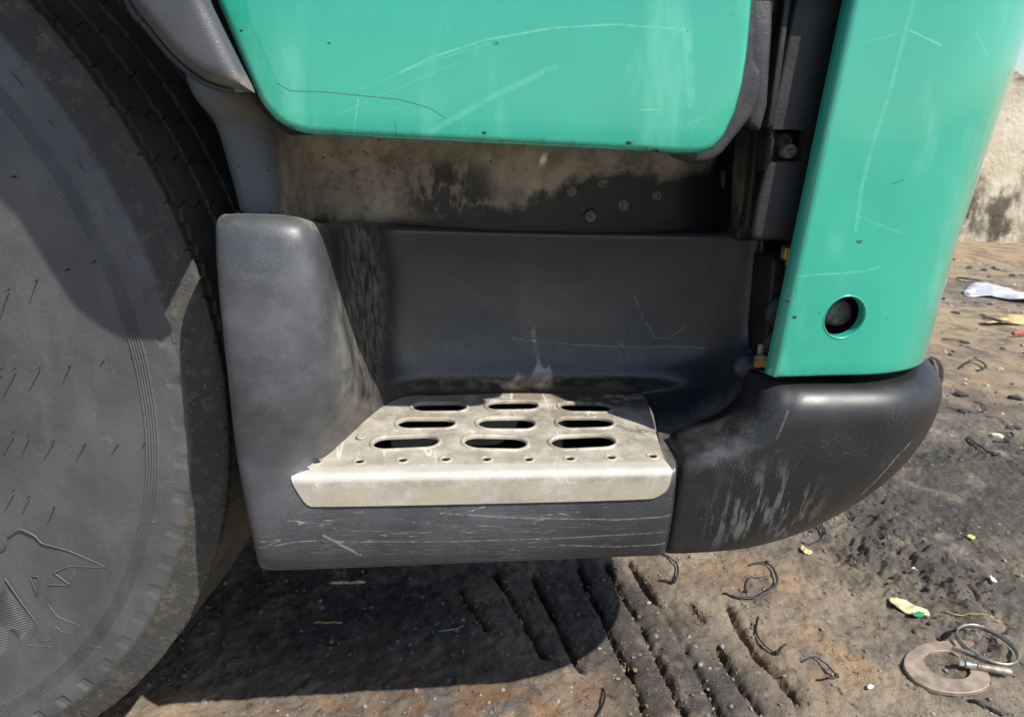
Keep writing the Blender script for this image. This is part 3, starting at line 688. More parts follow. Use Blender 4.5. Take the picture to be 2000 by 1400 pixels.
# seal and frame behind the door
YT = dp(.004)
tr_px = [(1460, -30), (1481, -30), (1479, 60), (1478, 130), (1492, 136), (1491, 178), (1478, 218), (1452, 252), (1436, 270), (1410, 306), (1378, 322), (1340, 318), (1300, 300), (1300, 230), (1390, 150), (1440, 30)]
T_ = resample(smooth_loop(np.array([at(x, y, Y=YT)[[0, 2]] for x, y in tr_px]), 2), .005)
shell('door_trim', T_, [], .012, lambda x, z, b: (x, YT+b, z), .006, MTRIM, truck, .02)
di = [at(x, y, Y=YT)[[0, 2]] for x, y in ((500, 120), (530, 190), (600, 235), (1350, 285), (1410, 262), (1450, 190), (1458, 120))]
di = di+[np.array([di[-1][0], .845]), np.array([-.16, .845])]
shell('door_sun_block', resample(np.array(di), .01), [], .05, lambda x, z, b: (x, YT+.004+b, z), .003, MBLACK, truck, .07)  # door depth added to block sun through the gap, top kept low for flecks
YS = dp(-.008)
sl = np.array([at(x, y, Y=YS)[[0, 2]] for x, y in ((380, -60), (403, 0), (445, 95), (490, 190), (515, 225), (560, 265), (700, 262), (700, 100), (520, 100), (460, 0), (430, -60))])
shell('door_seal', resample(sl, .006), [], .02, lambda x, z, b: (x, YS+b, z), .003, MVOID, truck, .01)

# ---- front corner panel
def xs_at(z):  # where the flat side begins to turn round the corner
    return float(np.interp(z, [.45, .531, .66, .757, .83, 1.3], [.432, .4345, .439, .4475, .4555, .49]))
PR = .148; YPn = dp(-.004)
Xr = lambda z: float(np.interp(z, [.53, .874, 1.3], [at(1513, 735, Y=YPn)[0], at(1671, 0, Y=YPn)[0], at(1671, 0, Y=YPn)[0]+.02]))
def pmap(u, z, b=0.0):
    """u: metres along the panel from its rear edge"""
    x0, xs = Xr(z), xs_at(z); L = xs-x0
    if u < L: return np.array([x0+u, YPn+b, z])
    a = (u-L)/PR
    if a < math.pi/2: return np.array([xs+(PR-b)*math.sin(a), YPn+PR-(PR-b)*math.cos(a), z])
    return np.array([xs+PR-b, YPn+PR+(u-L-PR*math.pi/2), z])
hq = at(1650, 620, Y=YPn); hc = (hq[0]-Xr(hq[2]), hq[2]); hr = .0212
UMAX = .55
ztop = 1.3; zb = lambda u: .5315+.0025*math.sin(u*14)
po = [(0.0, zz) for zz in np.r_[np.linspace(ztop, .95, 30)[:-1], np.linspace(.95, .536, 130)]]+[(.0015, .5328)]+[(u, zb(u)) for u in np.linspace(.004, UMAX, 170)]+[(UMAX, zz) for zz in np.linspace(.56, ztop, 60)]+[(u, ztop) for u in np.linspace(UMAX, .006, 50)][1:-1]
pm = [([(1680, 83), (1720, 76), (1770, 60)], .0008, 'soft'), ([(1778, 60), (1815, 78), (1838, 88)], .0012, 'light'), ([(1785, 0), (1760, 95), (1735, 190), (1705, 280), (1682, 370), (1672, 450)], .0030, 'soft'),
      ([(1558, 540), (1600, 536), (1640, 534), (1690, 530), (1720, 520)], .0010, 'light'), ([(1740, 360), (1765, 352)], .0007, 'dark'), ([(1670, 420), (1775, 462)], .0012, 'soft'), ([(1910, 65), (1938, 105)], .0016, 'soft')]
MPAN = mat_paint('green_corner_paint', pm, YPn, [((1678, 472), .004), ((1555, 568), .002), ((1552, 620), .004), ((1540, 590), .002), ((1600, 612), .0015), ((1735, 622), .0015), ((1868, 452), .0015)], 3)
panel = shell('corner_panel', po, [circ(hc, hr, 40)], .014, lambda u, z, b: pmap(u, z, b), .0035, MPAN, truck, .003)
panel['label'] = 'green front corner panel with round hole'
bm = bmesh.new(); n = 40; rings = []                             # turned-in collar of the hole
for r, dd in ((hr+.0016, .0004), (hr+.0008, -.0006), (hr-.0002, -.0004), (hr-.0008, .002), (hr-.001, .010)):
    rings.append([bm.verts.new(pmap(u, z)+np.array([0, dd, 0])) for u, z in circ(hc, r, n)])
for a, b in zip(rings, rings[1:]):
    for k in range(n): bm.faces.new((a[k], a[(k+1) % n], b[(k+1) % n], b[k]))
from_bm('hole_collar', bm, MPAN, panel)
V, F = [], []                                                   # flange folded back along the rear edge
zz = np.linspace(.533, ztop, 60)
for z in zz:
    x = Xr(z)
    for dx, dy in ((.0015, -.0008), (-.0012, .0), (-.0026, .004), (-.0040, .006), (-.0044, .0075), (-.0046, .010), (-.0046, .013)): V.append((x+dx, YPn+dy, z))
F = [(i*7+j, i*7+j+1, i*7+j+8, i*7+j+7) for i in range(59) for j in range(6)]
mesh('edge_flange', V, F, MPAN, panel)
bm = bmesh.new(); q = bp(1632, 610, .045); lathe_bm(bm, [(.0001, .012), (.010, .0115), (.0135, .008), (.0140, .003), (.0125, 0), (.0125, -.05)], 24, frame(q, (-.25, -1, .3))); from_bm('bolt', bm, MSTEEL, truck)
bm = bmesh.new(); p = bp(1650, 640, .12); box_bm(bm, p-np.array([.045, 0, .13]), p+np.array([.02, .02, .25])); from_bm('panel_backing', bm, MVOID, truck, False)

# ---- bumper corner
top = np.array([(.258, 0), (.29, -.004), (.33, -.012), (.38, -.018), (.43, -.018), (.482, -.015), (.530, .004), (.570, .042), (.598, .092), (.614, .155), (.622, .22), (.626, .32), (.626, .45)])
low = np.array([(.258, 0), (.288, .0), (.318, .002), (.352, .006), (.387, .017), (.425, .034), (.460, .056), (.495, .084), (.523, .118), (.545, .16), (.560, .22), (.568, .32), (.57, .45)])
S_ = lambda pts: spline(pts, 5)
top, low = S_(top), S_(low)
zb0, zt0 = .324, .520
def seam(z):       # left border of the bumper: seam below, bowl contour above
    return float(np.interp(z, [.324, .437, .447, .452, .470, .492, .512, .520], [at(1299, 1084, Y=FACE_Y)[0], at(1330, 890, Y=FACE_Y)[0], at(1342, 884, Y=FACE_Y)[0], at(1372, 876, Y=FACE_Y)[0], at(1438, 832, Y=FACE_Y)[0], at(1474, 785, Y=FACE_Y)[0], at(1496, 752, Y=FACE_Y)[0], at(1505, 744, Y=FACE_Y)[0]]))
G = []
zs = [.520, .5195, .518, .515, .510, .503, .495, .486, .477, .466, .455, .447, .437, .42, .395, .37, .35, .336, .328, .324]
for z in zs:
    t = (zt0-z)/(zt0-zb0); g = t**2.2; c = top*(1-g)+low*g
    rol = .026*(1-math.sqrt(max(0, 1-max(0, 1-(zt0-z)/.030)**2))); rol += .010*(1-math.sqrt(max(0, 1-max(0, 1-(z-zb0)/.016)**2)))
    bulge = -.004*math.sin(math.pi*min(1, max(0, t)))
    T1 = np.gradient(c, axis=0); T1 /= np.linalg.norm(T1, axis=1)[:, None]; N1 = np.stack([-T1[:, 1], T1[:, 0]], 1)
    c = c+N1*(rol+bulge)
    sx = seam(z)+.0035; L = np.r_[0, np.cumsum(np.linalg.norm(np.diff(c, axis=0), axis=1))]
    i0 = np.interp(sx, c[:, 0], L) if sx > c[0, 0] else 0
    tt = i0+(L[-1]-i0)*np.linspace(0, 1, 46)**1.15
    cc = np.stack([np.interp(tt, L, c[:, 0]), np.interp(tt, L, c[:, 1])], 1)
    row = [np.array([p[0], FACE_Y+p[1], z]) for p in cc]
    # rounded left border
    rb = .004+.020*float(sstep(.434, .452, z))
    r0 = row[0]; row = [r0+np.array([.003, .060, 0])]+[r0+np.array([rb*(1-math.cos(a_)), rb*(1-math.sin(a_)), 0]) for a_ in (.0, .4, .8, 1.2, 1.5)]+[p for p in row[1:] if p[0] > r0[0]+rb*1.05 or p[1] > FACE_Y+.05]
    row = [row[int(q_)] for q_ in range(6)]+[np.array([np.interp(t_, np.arange(len(row)-6), [p[k_] for p in row[6:]]) for k_ in range(3)]) for t_ in np.linspace(0, len(row)-7, 42)]
    G.append(row)
cap = [p+np.array([0, .03, -.002]) for p in G[0]]; capb = [p+np.array([0, .05, .004]) for p in G[-1]]
G = [cap]+G+[capb]
bumper = grid('bumper', G, MBUMP, truck, 1, .003)
bumper['label'] = 'black plastic bumper corner with grey streaks'
bm = bmesh.new(); q = at(1566, 914, Y=FACE_Y+.004)
for i in range(9):
    a = rng.uniform(0, 6.28, 5); rr_ = rng.uniform(.001, .006, 5)
    tube_bm(bm, spline([(q[0]+r*math.cos(t), q[1]-.0012, q[2]+r*math.sin(t)*.8) for t, r in zip(a, rr_)], 4), .00022, 4)
o = from_bm('dried_residue', bm, simple('pinkish_residue', (.45, .30, .25), .8), bumper)

# ---- wheel arch flare
YFl = dp(-.095)
w_ = lambda x, y: tuple(at(x, y, Y=YFl)[[0, 2]])
fo = [w_(491, 181), w_(470, 178), w_(440, 171), w_(412, 164), w_(385, 152), w_(355, 130), w_(325, 102), w_(296, 68), w_(268, 32), w_(243, 0), (-.232, .92), (-.30, 1.03), (-.42, 1.14), (-.60, 1.20),
      (-.60, 1.42), (-.42, 1.36), (-.28, 1.24), (-.20, 1.08), (-.165, .93), w_(402, 0), w_(430, 58), w_(462, 122), w_(489, 174)]
fo = resample(np.array(fo), .006)
def fcurve(x, z, b): return (x, YFl+b+.02*max(0, z-.85), z)
flare = shell('fender_flare', fo, [], .013, fcurve, .012, MFLARE, truck, .006)
V, F = [], []                                                   # inner return of the arch
inn = np.array([w_(446, 172), w_(412, 164), w_(385, 152), w_(355, 130), w_(325, 102), w_(296, 68), w_(268, 32), w_(243, 0), (-.232, .92), (-.30, 1.03), (-.42, 1.14), (-.60, 1.20)])
inn = spline(inn, 4)
for x, z in inn:
    for k, dd in enumerate((.010, .05, .12, .20)): V.append((x+.0006*k, YFl+dd, z+.001*k))
F = [(i*4+j, i*4+j+1, i*4+j+5, i*4+j+4) for i in range(len(inn)-1) for j in range(3)]
arch = mesh('arch_return', V, F, MTRIM, flare); m_ = arch.modifiers.new('thick', 'SOLIDIFY'); m_.thickness = .004

# ---- inner panel and arch liner under the door
IR = [
 [(350, 60, .30), (352, 60, .07), (372, 60, .055), (480, 60, .055), (520, 60, .09), (570, 60, .20), (900, 80, .225), (1290, 110, .225), (1330, 112, .22), (1385, 112, .27)],
 [(366, 152, .30), (368, 152, .06), (386, 152, .045), (490, 160, .045), (535, 165, .09), (570, 165, .20), (900, 180, .225), (1290, 200, .225), (1330, 200, .22), (1388, 200, .27)],
 [(384, 192, .30), (386, 194, .055), (402, 197, .040), (500, 205, .042), (540, 210, .09), (575, 215, .205), (900, 235, .225), (1290, 255, .225), (1330, 255, .22), (1390, 258, .27)],
 [(416, 222, .30), (417, 224, .060), (432, 226, .048), (515, 232, .052), (548, 236, .10), (580, 240, .215), (900, 262, .228), (1295, 285, .226), (1335, 285, .222), (1392, 288, .27)],
 [(428, 240, .30), (429, 242, .068), (444, 244, .058), (522, 250, .062), (552, 254, .11), (584, 258, .225), (900, 282, .232), (1298, 310, .228), (1338, 310, .224), (1394, 312, .27)],
 [(452, 325, .30), (453, 325, .070), (467, 325, .060), (540, 328, .066), (565, 330, .12), (594, 332, .235), (900, 350, .236), (1300, 370, .232), (1340, 370, .226), (1392, 372, .27)],
 [(478, 425, .30), (479, 426, .072), (494, 428, .062), (553, 428, .068), (574, 430, .12), (602, 432, .24), (900, 438, .240), (1300, 445, .236), (1338, 445, .228), (1388, 446, .27)],
 [(495, 500, .30), (496, 502, .074), (512, 504, .066), (565, 506, .07), (585, 506, .12), (612, 508, .245), (900, 510, .30), (1300, 515, .30), (1340, 515, .30), (1390, 515, .30)],
]
inner = grid('inner_panel', [[bp(*t) for t in r] for r in IR], MINNER, truck, 3, .003)
for px, py in ((1298, 335), (1255, 347), (1180, 358), (1284, 383), (1220, 402), (1155, 424), (1118, 374)):
    bm = bmesh.new(); q = bp(px, py, .226)
    lathe_bm(bm, [(.0075, .004), (.0068, .000), (.0052, -.0022), (.0040, -.0024), (.0034, -.0012), (.0015, -.0016), (.0001, -.0020)], 16, frame(q+np.array([0, .003, 0]), (0, 1, .1)))
    from_bm('screw_clip', bm, MDUST, inner)

# ---- things in the gap between door and corner panel
def slab(name, pts, d, depth, mat, bev=.003, parent=None):
    """bevelled prism: outline in pixels on a plane d behind the face, depth deep"""
    y = dp(d); P = np.array([at(x, yy, Y=y)[[0, 2]] for x, yy in pts]); bm = bmesh.new()
    f = bm.faces.new([bm.verts.new((x, y, z)) for x, z in P]); r = bmesh.ops.extrude_face_region(bm, geom=[f])
    for v_ in [g for g in r['geom'] if isinstance(g, bmesh.types.BMVert)]: v_.co.y += depth
    bmesh.ops.recalc_face_normals(bm, faces=bm.faces[:])
    if bev: bmesh.ops.bevel(bm, geom=bm.edges[:], offset=bev, segments=2, affect='EDGES', profile=.5)
    return from_bm(name, bm, mat, parent or truck)
MPOST = simple('dirty_post_plastic', (.014, .0145, .016), .55, 0, .35, 30, .0005, ((.06, .05, .038), .25))
post_out = [(1568, -30), (1690, -30), (1665, 120), (1640, 250), (1600, 420), (1590, 470), (1468, 470), (1478, 400), (1496, 330), (1503, 250), (1530, 120), (1560, -30)]
YQ = dp(.03)
pq = resample(np.array([at(x, y, Y=YQ)[[0, 2]] for x, y in post_out]), .01)
pocket = np.array([at(x, y, Y=YQ)[[0, 2]] for x, y in ((1511, 253), (1579, 254), (1567, 317), (1502, 317))])
shell_post = shell('hinge_post', pq, [resample(pocket, .006)], .02, lambda x, z, b: (x, YQ+b, z), .004, MPOST, truck, .012)
slab('pocket_back', [(1490, 235), (1600, 235), (1595, 335), (1485, 335)], .085, .01, MVOID, 0)
slab('pocket_web', [(1583, 252), (1600, 256), (1590, 318), (1570, 318)], .035, .02, MPOST, .001)
slab('gap_sun_strip', [(1462, -40), (1512, -40), (1509, 60), (1500, 205), (1486, 258), (1462, 240)], .014, .02, MTRIM, .003)  # dark strip beside the trim, added and lengthened to block sun through the gap
slab('hinge_bracket', [(1513, 262), (1545, 260), (1546, 270), (1513, 272)], .072, .012, MBLACK, .001)
slab('hinge_bracket', [(1532, 300), (1572, 302), (1570, 312), (1531, 312)], .070, .012, MBLACK, .001)
bm = bmesh.new(); lathe_bm(bm, [(.0065, .012), (.0065, 0), (.0058, -.0015), (.0034, -.0018), (.003, .0012), (.0001, .0012)], 18, frame(bp(1536, 276, .062), (0, 1, 0))); from_bm('hinge_bolt', bm, MRUSTY, truck)
bm = bmesh.new(); lathe_bm(bm, [(.0070, .012), (.0070, 0), (.0060, -.002), (.0036, -.0022), (.003, .0014), (.0001, .0014)], 18, frame(bp(1544, 296, .058), (0, 1, 0))); from_bm('hinge_bolt', bm, MSTEEL, truck)
slab('gap_strip', [(1536, -30), (1550, -30), (1532, 110), (1512, 250), (1498, 250), (1520, 90)], .026, .015, MPOST, .002)
slab('pillar_strip', [(1460, 255), (1498, 255), (1502, 330), (1488, 450), (1446, 455), (1450, 330)], .125, .03, simple('dusty_pillar', (.030, .027, .022), .7, 0, .4, 50, .001, ((.13, .105, .07), .75)), .004)
slab('pillar_rib', [(1480, 235), (1500, 235), (1490, 360), (1470, 450), (1455, 450), (1470, 330)], .11, .02, MPOST, .003)
slab('pillar_foot', [(1440, 440), (1498, 432), (1500, 470), (1440, 472)], .135, .03, MPOST, .004)
for a in ([(1492, -20), (1514, -20), (1512, 22), (1504, 24)], [(1497, 34), (1507, 34), (1499, 88), (1487, 88)], [(1490, 102), (1497, 102), (1493, 126), (1482, 126)]):
    slab('hinge_seal_block', a, .03, .02, MTRIM, .001)
slab('inner_cable_bar', [(1409, 335), (1417, 335), (1416, 368), (1410, 368)], .28, .004, MDUST, .0008)
slab('guide_fin', [(1623, -20), (1668, -20), (1650, 60), (1640, 130), (1632, 152), (1622, 100)], .05, .008, MTRIM, .002)
slab('guide_peg', [(1595, 122), (1624, 112), (1624, 130), (1600, 134)], .07, .01, MPOST, .002)
slab('foam_pad', [(1626, 163), (1634, 163), (1628, 204), (1621, 204)], .012, .006, MDUST, .001)
slab('latch_block', [(1511, 505), (1540, 514), (1600, 512), (1570, 700), (1500, 720), (1496, 660)], .085, .05, MBLACK, .003)
slab('latch_plate', [(1541, 512), (1600, 512), (1560, 600), (1530, 580)], .070, .012, MTRIM, .006)
bm = bmesh.new(); lathe_bm(bm, [(.0001, -.003), (.016, -.003), (.018, 0), (.018, .006), (.0001, .007)], 24, frame(bp(1522, 608, .075), (.2, -1, 0))); from_bm('rubber_stop', bm, MTRIM, truck)
bm = bmesh.new(); lathe_bm(bm, [(.0001, -.003), (.014, -.003), (.016, 0), (.016, .006), (.0001, .007)], 24, frame(bp(1512, 672, .078), (.2, -1, 0))); from_bm('rubber_stop', bm, MTRIM, truck)
bm = bmesh.new(); q = bp(1546, 508, .045); prof_ = [(.0001, -.006), (.006, -.006), (.006, 0), (.0105, .001), (.0115, .002), (.0115, .0125), (.0105, .0135), (.0001, .0137)]
lathe_bm(bm, prof_, 36, Matrix.Translation(q))
for i, v_ in enumerate(bm.verts):
    k_ = i//36
    if 3 <= k_ <= 6 and i % 2: v_.co = Vector(q)+Vector(((v_.co.x-q[0])*.955, (v_.co.y-q[1])*.955, v_.co.z-q[2]))
from_bm('brass_knob', bm, MBRASS, truck, False)
bm = bmesh.new(); q = bp(1474, 706, .05); lathe_bm(bm, [(.0001, -.001), (.0062, -.001), (.0072, .001), (.0072, .010), (.0062, .012), (.0001, .012)], 6, frame(q, (.95, -.25, .1))); from_bm('brass_bolt', bm, MBRASS, truck, False)
bm = bmesh.new(); tube_bm(bm, [bp(1484, 702, .055), bp(1486, 672, .055)], .003, 8); from_bm('threaded_stud', bm, MSTEEL, truck)
for x0, x1, z0, z1 in ((.215, .385, .885, .970), (.215, .299, .970, .982), (.311, .385, .970, .982), (.215, .385, .982, 1.038), (.215, .307, 1.038, 1.062), (.323, .385, 1.038, 1.062), (.215, .385, 1.062, 1.5)):  # unseen boards added to block sun in the gap; two openings pass flecks
    bm = bmesh.new(); box_bm(bm, (x0, -.076, z0), (x1, -.066, z1)); from_bm('gap_sun_block', bm, MTRIM, truck, False)
slab('gap_backing', [(1380, -40), (1760, -40), (1700, 760), (1380, 760)], .34, .02, MVOID, 0)

# ---- body that carries it all: cab shell, chassis
bm = bmesh.new(); box_bm(bm, (-.75, .26, .66), (.50, 2.15, 2.3), .03); box_bm(bm, (-.22, .06, .98), (.30, .27, 2.3)); from_bm('cab_shell', bm, MVOID, truck, False)
bm = bmesh.new(); box_bm(bm, (-1.9, .30, .42), (.50, 1.95, .66)); from_bm('chassis', bm, MVOID, truck, False)
bm = bmesh.new(); box_bm(bm, (.50, .10, .36), (.565, 2.0, .53), .02); from_bm('front_beam', bm, MVOID, truck)
bm = bmesh.new(); box_bm(bm, (.50, .22, .56), (.575, 2.0, 1.3), .01); from_bm('cab_front', bm, MPAN, truck)

# ---- tyre (steered a little outwards)
STEER = -.16736
WC = (-.74145, .05723, .47848); WS = 1.08
ribs = [(.240, .035), (.255, .016), (.29, .005), (.33, .002), (.36, .001), (.39, -.0005), (.42, -.0008), (.4315, 0.0)]
for i in range(5):
    r = .4330+.0027*i; ribs += [(r, -.0002), (r+.0007, -.0012), (r+.0014, -.0012), (r+.0021, -.0002)]
ribs += [(.4475, -.0002), (.4585, 0.0), (.4600, .0002), (.4608, .0002), (.4725, .001), (.4733, .0015), (.478, .004), (.487, .0062), (.496, .0085), (.503, .0105), (.5068, .0125)]
shoulder_i = len(ribs)
def groove(w0, w1, dep, ri): return [(ri, w0), (ri-dep, w0+.003), (ri-dep, w1-.002), (ri, w1)]
tread = [(.5072, .0145)]
G1 = groove(.0155, .0275, .013, .5074); G2 = groove(.068, .0775, .012, .509); G3 = groove(.114, .1235, .012, .510); G4 = groove(.164, .1735, .012, .510); G5 = groove(.212, .222, .012, .509)
tread += G1+[(.5082, .045)]+G2+[(.5095, .095)]+G3+[(.511, .14)]+G4+[(.5095, .19)]+G5+[(.5074, .25), (.503, .26), (.47, .268), (.40, .27), (.26, .25), (.24, .23)]
prof = ribs+tread; m = len(prof); NA = 1188
ANG = np.linspace(0, 2*math.pi, NA, endpoint=False)
PHI, DTH = .64983, .0845994
rr0, ww0 = np.array(prof).T
TH, Ri = np.meshgrid(ANG, rr0, indexing='ij'); Wi = np.broadcast_to(ww0, TH.shape).copy(); Ri = Ri.copy()
k74 = 2*math.pi/74                                             # 74 notches all round
rel = (TH-PHI)/k74; fr = rel-np.round(rel); inN = (np.abs(fr) < .155)
for j, (r, w) in enumerate(prof):
    if .4605 < r < .4729 and j < shoulder_i: Wi[:, j] += np.where(inN[:, j], .0013*(.5+vnoise(np.round(rel[:, j])*1.7, np.zeros(NA), 9)), 0)
saw = (TH[:, 0]/(k74/2.5)) % 1.0; tooth = np.where(saw < .75, saw/.75, (1-saw)/.25)
for j in range(shoulder_i-1, m):
    r, w = prof[j]
    if .012 < w < .0165: Wi[:, j] += .0022*(tooth-.5)
    elif .0165 < w < .03: Wi[:, j] += .0060*(tooth-.5)
    elif .06 < w < .23: Wi[:, j] += .0032*(tooth-.5)
wear = fbm(np.cos(ANG)*40+50, np.sin(ANG)*40+50, 3, 5)
for j in range(shoulder_i-5, shoulder_i+2): Ri[:, j] += .0018*(wear-.5)
V = np.stack([Ri*np.cos(TH), Wi, Ri*np.sin(TH)], -1).reshape(-1, 3)*WS
F = [(i*m+j, ((i+1) % NA)*m+j, ((i+1) % NA)*m+j+1, i*m+j+1) for i in range(NA) for j in range(m-1)]
MTYRE = mat_tyre()
tyre = mesh('tyre', V, F, MTYRE, truck); tyre.location = WC; tyre.rotation_euler = (0, 0, STEER)
try: tyre.data.set_sharp_from_angle(angle=R(38))
except Exception: pass
e1 = np.array([math.cos(STEER), math.sin(STEER), 0]); nrm = np.array([math.sin(STEER), -math.cos(STEER), 0])
def wl_(px, py, w=0.0):
    """pixel to the wheel's own x, z on its outer plane"""
    ra = (px-1000)/FOC*RIGHT-(py-700)/FOC*UP+FWD; P0 = np.array(WC)-nrm*w; p = CAM+ra*(((P0-CAM)@nrm)/(ra@nrm))-P0
    return np.array([p@e1, w, p[2]])
MHAIR = simple('rubber_whisker', (.03, .03, .031), .5, 0, .2)
for px, py, L in [(18, 565, .013), (73, 547, .0095), (134, 526, .007), (186, 510, .006), (4, 720, .006), (32, 718, .012), (79, 717, .011), (137, 714, .009), (203, 704, .004), (28, 843, .010), (58, 850, .0095), (106, 861, .010), (167, 867, .0085), (231, 869, .006), (283, 865, .003), (28, 957, .009), (58, 970, .009), (107, 990, .0095), (30, 345, .005), (84, 1340, .004)]:
    q = wl_(px, py, -.0006); bm = bmesh.new(); dr = rng.uniform(-.15, .15, 2)
    tube_bm(bm, [q, q+np.array([dr[0]*L*.5, -L*.5, dr[1]*L*.5]), q+np.array([dr[0]*L*1.3, -L, dr[1]*L])], [.0009, .0007, .0005], 6, up=(1, 0, 0)); from_bm('whisker', bm, MHAIR, tyre)
zm = lambda L: [(x*.42857, 800+y*.42857) for x, y in L]
def line_part(name, L, r=.0009):
    bm = bmesh.new(); P = resample(np.array([wl_(*q, -.0004) for q in L]), .004, False); tube_bm(bm, P, r, 6, up=(0, 1, 0)); return from_bm(name, bm, MTYRE, tyre)
line_part('raised_outline', zm([(0, 635), (25, 624), (30, 574), (90, 540), (160, 574), (188, 608), (310, 640), (490, 718), (315, 712), (245, 742), (325, 801), (219, 795), (217, 885), (262, 942), (362, 980), (355, 1008), (325, 1020), (285, 1012), (255, 985), (240, 1048), (178, 1050)]))
line_part('raised_outline', zm([(138, 762), (175, 755), (170, 852), (138, 762)]), .0007)
line_part('raised_outline', zm([(22, 768), (100, 880), (178, 985), (118, 1072), (235, 1078)]), .0008)
line_part('raised_outline', [(256, 700), (287, 690)], .0006); line_part('raised_outline', [(270, 1032), (277, 1018), (306, 1020)], .0006); line_part('raised_outline', [(171, 1266), (173, 1260), (198, 1265)], .0006)
bm = bmesh.new()                                                # ribbed badge
tri = [wl_(*q, -.0004) for q in zm([(28, 805), (160, 985), (95, 1055), (48, 1000), (30, 1090), (-40, 1180), (-120, 960)])]
from mathutils.geometry import intersect_line_line_2d
pl2 = [Vector((p[0], p[2])) for p in tri]; zlo, zhi = min(p.y for p in pl2), max(p.y for p in pl2)
for z in np.arange(zlo-.04, zhi+.04, .0024):
    a, b = Vector((-.2, z+.06)), Vector((.8, z-.08)); xsn = []
    for i in range(len(pl2)):
        q = intersect_line_line_2d(a, b, pl2[i], pl2[(i+1) % len(pl2)])
        if q: xsn.append(q)
    xsn.sort(key=lambda p: p.x)
    for p, q in zip(xsn[::2], xsn[1::2]): tube_bm(bm, [(p.x, -.0004, p.y), (q.x, -.0004, q.y)], .0006, 4, up=(0, 1, 0))
from_bm('ribbed_badge', bm, MTYRE, tyre)
bm = bmesh.new(); lathe_bm(bm, [(q*WS, w) for q, w in [(.241, .04), (.247, .033), (.241, .034), (.23, .06), (.21, .075), (.18, .05), (.13, .045), (.11, .0), (.0001, -.005)]], 64, Matrix.Rotation(R(-90), 4, 'X'))
from_bm('rim', bm, simple('dusty_white_rim', (.45, .43, .40), .5), tyre)

# ================================================================== LITTER ON THE DIRT
MTIE = simple('black_nylon', (.012, .012, .013), .42, 0, .3, 60, .0003, ((.12, .10, .075), .5))
def tie(px, label, w=.0022, lift=.004, head=None):
    P = np.array([at(*q, Z=GZ0) for q in px]); P = spline(P, 7)
    for i, p in enumerate(P): p[2] = gz(p[0], p[1])+w*.9+lift*abs(math.sin(i*math.pi/(len(P)-1)))
    c = P.mean(0); c[2] = gz(c[0], c[1]); bm = bmesh.new(); tube_bm(bm, P-c, w, 6, .45, up=(0, 0, 1))
    if head is not None:
        k = int(head*(len(P)-1)); t = P[min(k+1, len(P)-1)]-P[max(k-1, 0)]; box_bm(bm, (-.003, -.0032, -.002), (.003, .0032, .0035), .0006, frame(P[k]-c, (0, 0, 1), t))
    o = from_bm('cable_tie', bm, MTIE); o.location = c; return tag(o, label, 'cable tie', 'black cable ties lying on the dirt')
tie([(1292, 1082), (1310, 1094), (1322, 1112), (1322, 1132), (1314, 1146), (1300, 1142), (1286, 1138)], 'black cable tie curling out from under the seam of step and bumper', .0021, .006, .68)
tie([(1462, 1110), (1478, 1105), (1496, 1107), (1511, 1122), (1516, 1146), (1500, 1162), (1470, 1170), (1440, 1170), (1413, 1160)], 'large hooked black cable tie lying by itself on tan dirt below the bumper', .0026, .006, .25)
tie([(1456, 1156), (1457, 1142), (1470, 1134), (1494, 1130)], 'thin grey tie offcut lying inside the large hooked cable tie', .0012, .003, .0)
tie([(1481, 1206), (1477, 1228), (1484, 1248), (1500, 1266), (1519, 1275), (1528, 1264), (1536, 1254)], 'black cable tie lying in a rut, left of the looped tie', .0018, .004, .66)
tie([(1566, 1290), (1588, 1284), (1606, 1293), (1622, 1312), (1633, 1324), (1614, 1327), (1595, 1323)], 'black cable tie bent into a pointed loop, left of the broken metal ring', .0018, .006, .66)
tie([(1565, 1055), (1578, 1061), (1594, 1056), (1611, 1044), (1604, 1024), (1597, 1020), (1594, 1028), (1604, 1044)], 'black cable tie with a squared end close under the bumper edge', .0018, .004, .45)
tie([(1158, 1408), (1176, 1382), (1181, 1356), (1178, 1338)], 'black cable tie on orange clay at the bottom edge of the photo', .0018, .006, .0)
tie([(1850, 792), (1872, 800), (1900, 806), (1924, 804), (1920, 790), (1904, 784)], 'thin black cable tie loop on grey dirt, highest of those right of the bumper', .0026, .006, .62)
tie([(1889, 853), (1902, 868), (1922, 882), (1938, 890), (1951, 889)], 'thick straight black cable tie on grey dirt right of the bumper', .0052, .006, .75)
tie([(1943, 846), (1960, 850), (1974, 852), (1976, 858), (1962, 862), (1940, 861)], 'black cable tie folded double near the right edge of the photo', .0034, .006, .42)
tie([(1924, 812), (1946, 820), (1962, 830), (1976, 842)], 'fine black wire end curving between two cable ties right of the bumper', .0016, .003, None)
tie([(1818, 702), (1829, 714), (1836, 730), (1837, 748)], 'thick black strap end standing behind the bumper tip', .008, .012, None)
tie([(1872, 722), (1890, 712), (1908, 712), (1924, 722), (1908, 726)], 'small black cable tie loop on the sandy dirt below the red stick', .005, .01, .3)
tie([(1840, 666), (1858, 668), (1880, 669)], 'short straight black strip on sandy dirt beside the green panel', .006, .004, .95)
tie([(1920, 621), (1945, 628), (1978, 632)], 'straight black strip lying in front of the yellow wood splinters', .008, .006, None)
tie([(1870, 545), (1890, 550), (1914, 550)], 'short black strip on sandy dirt behind the crumpled white sheet', .012, .01, None)
tie([(1890, 1372), (1920, 1384), (1958, 1404)], 'black cable end running from under the broken metal ring', .0030, .002, None)

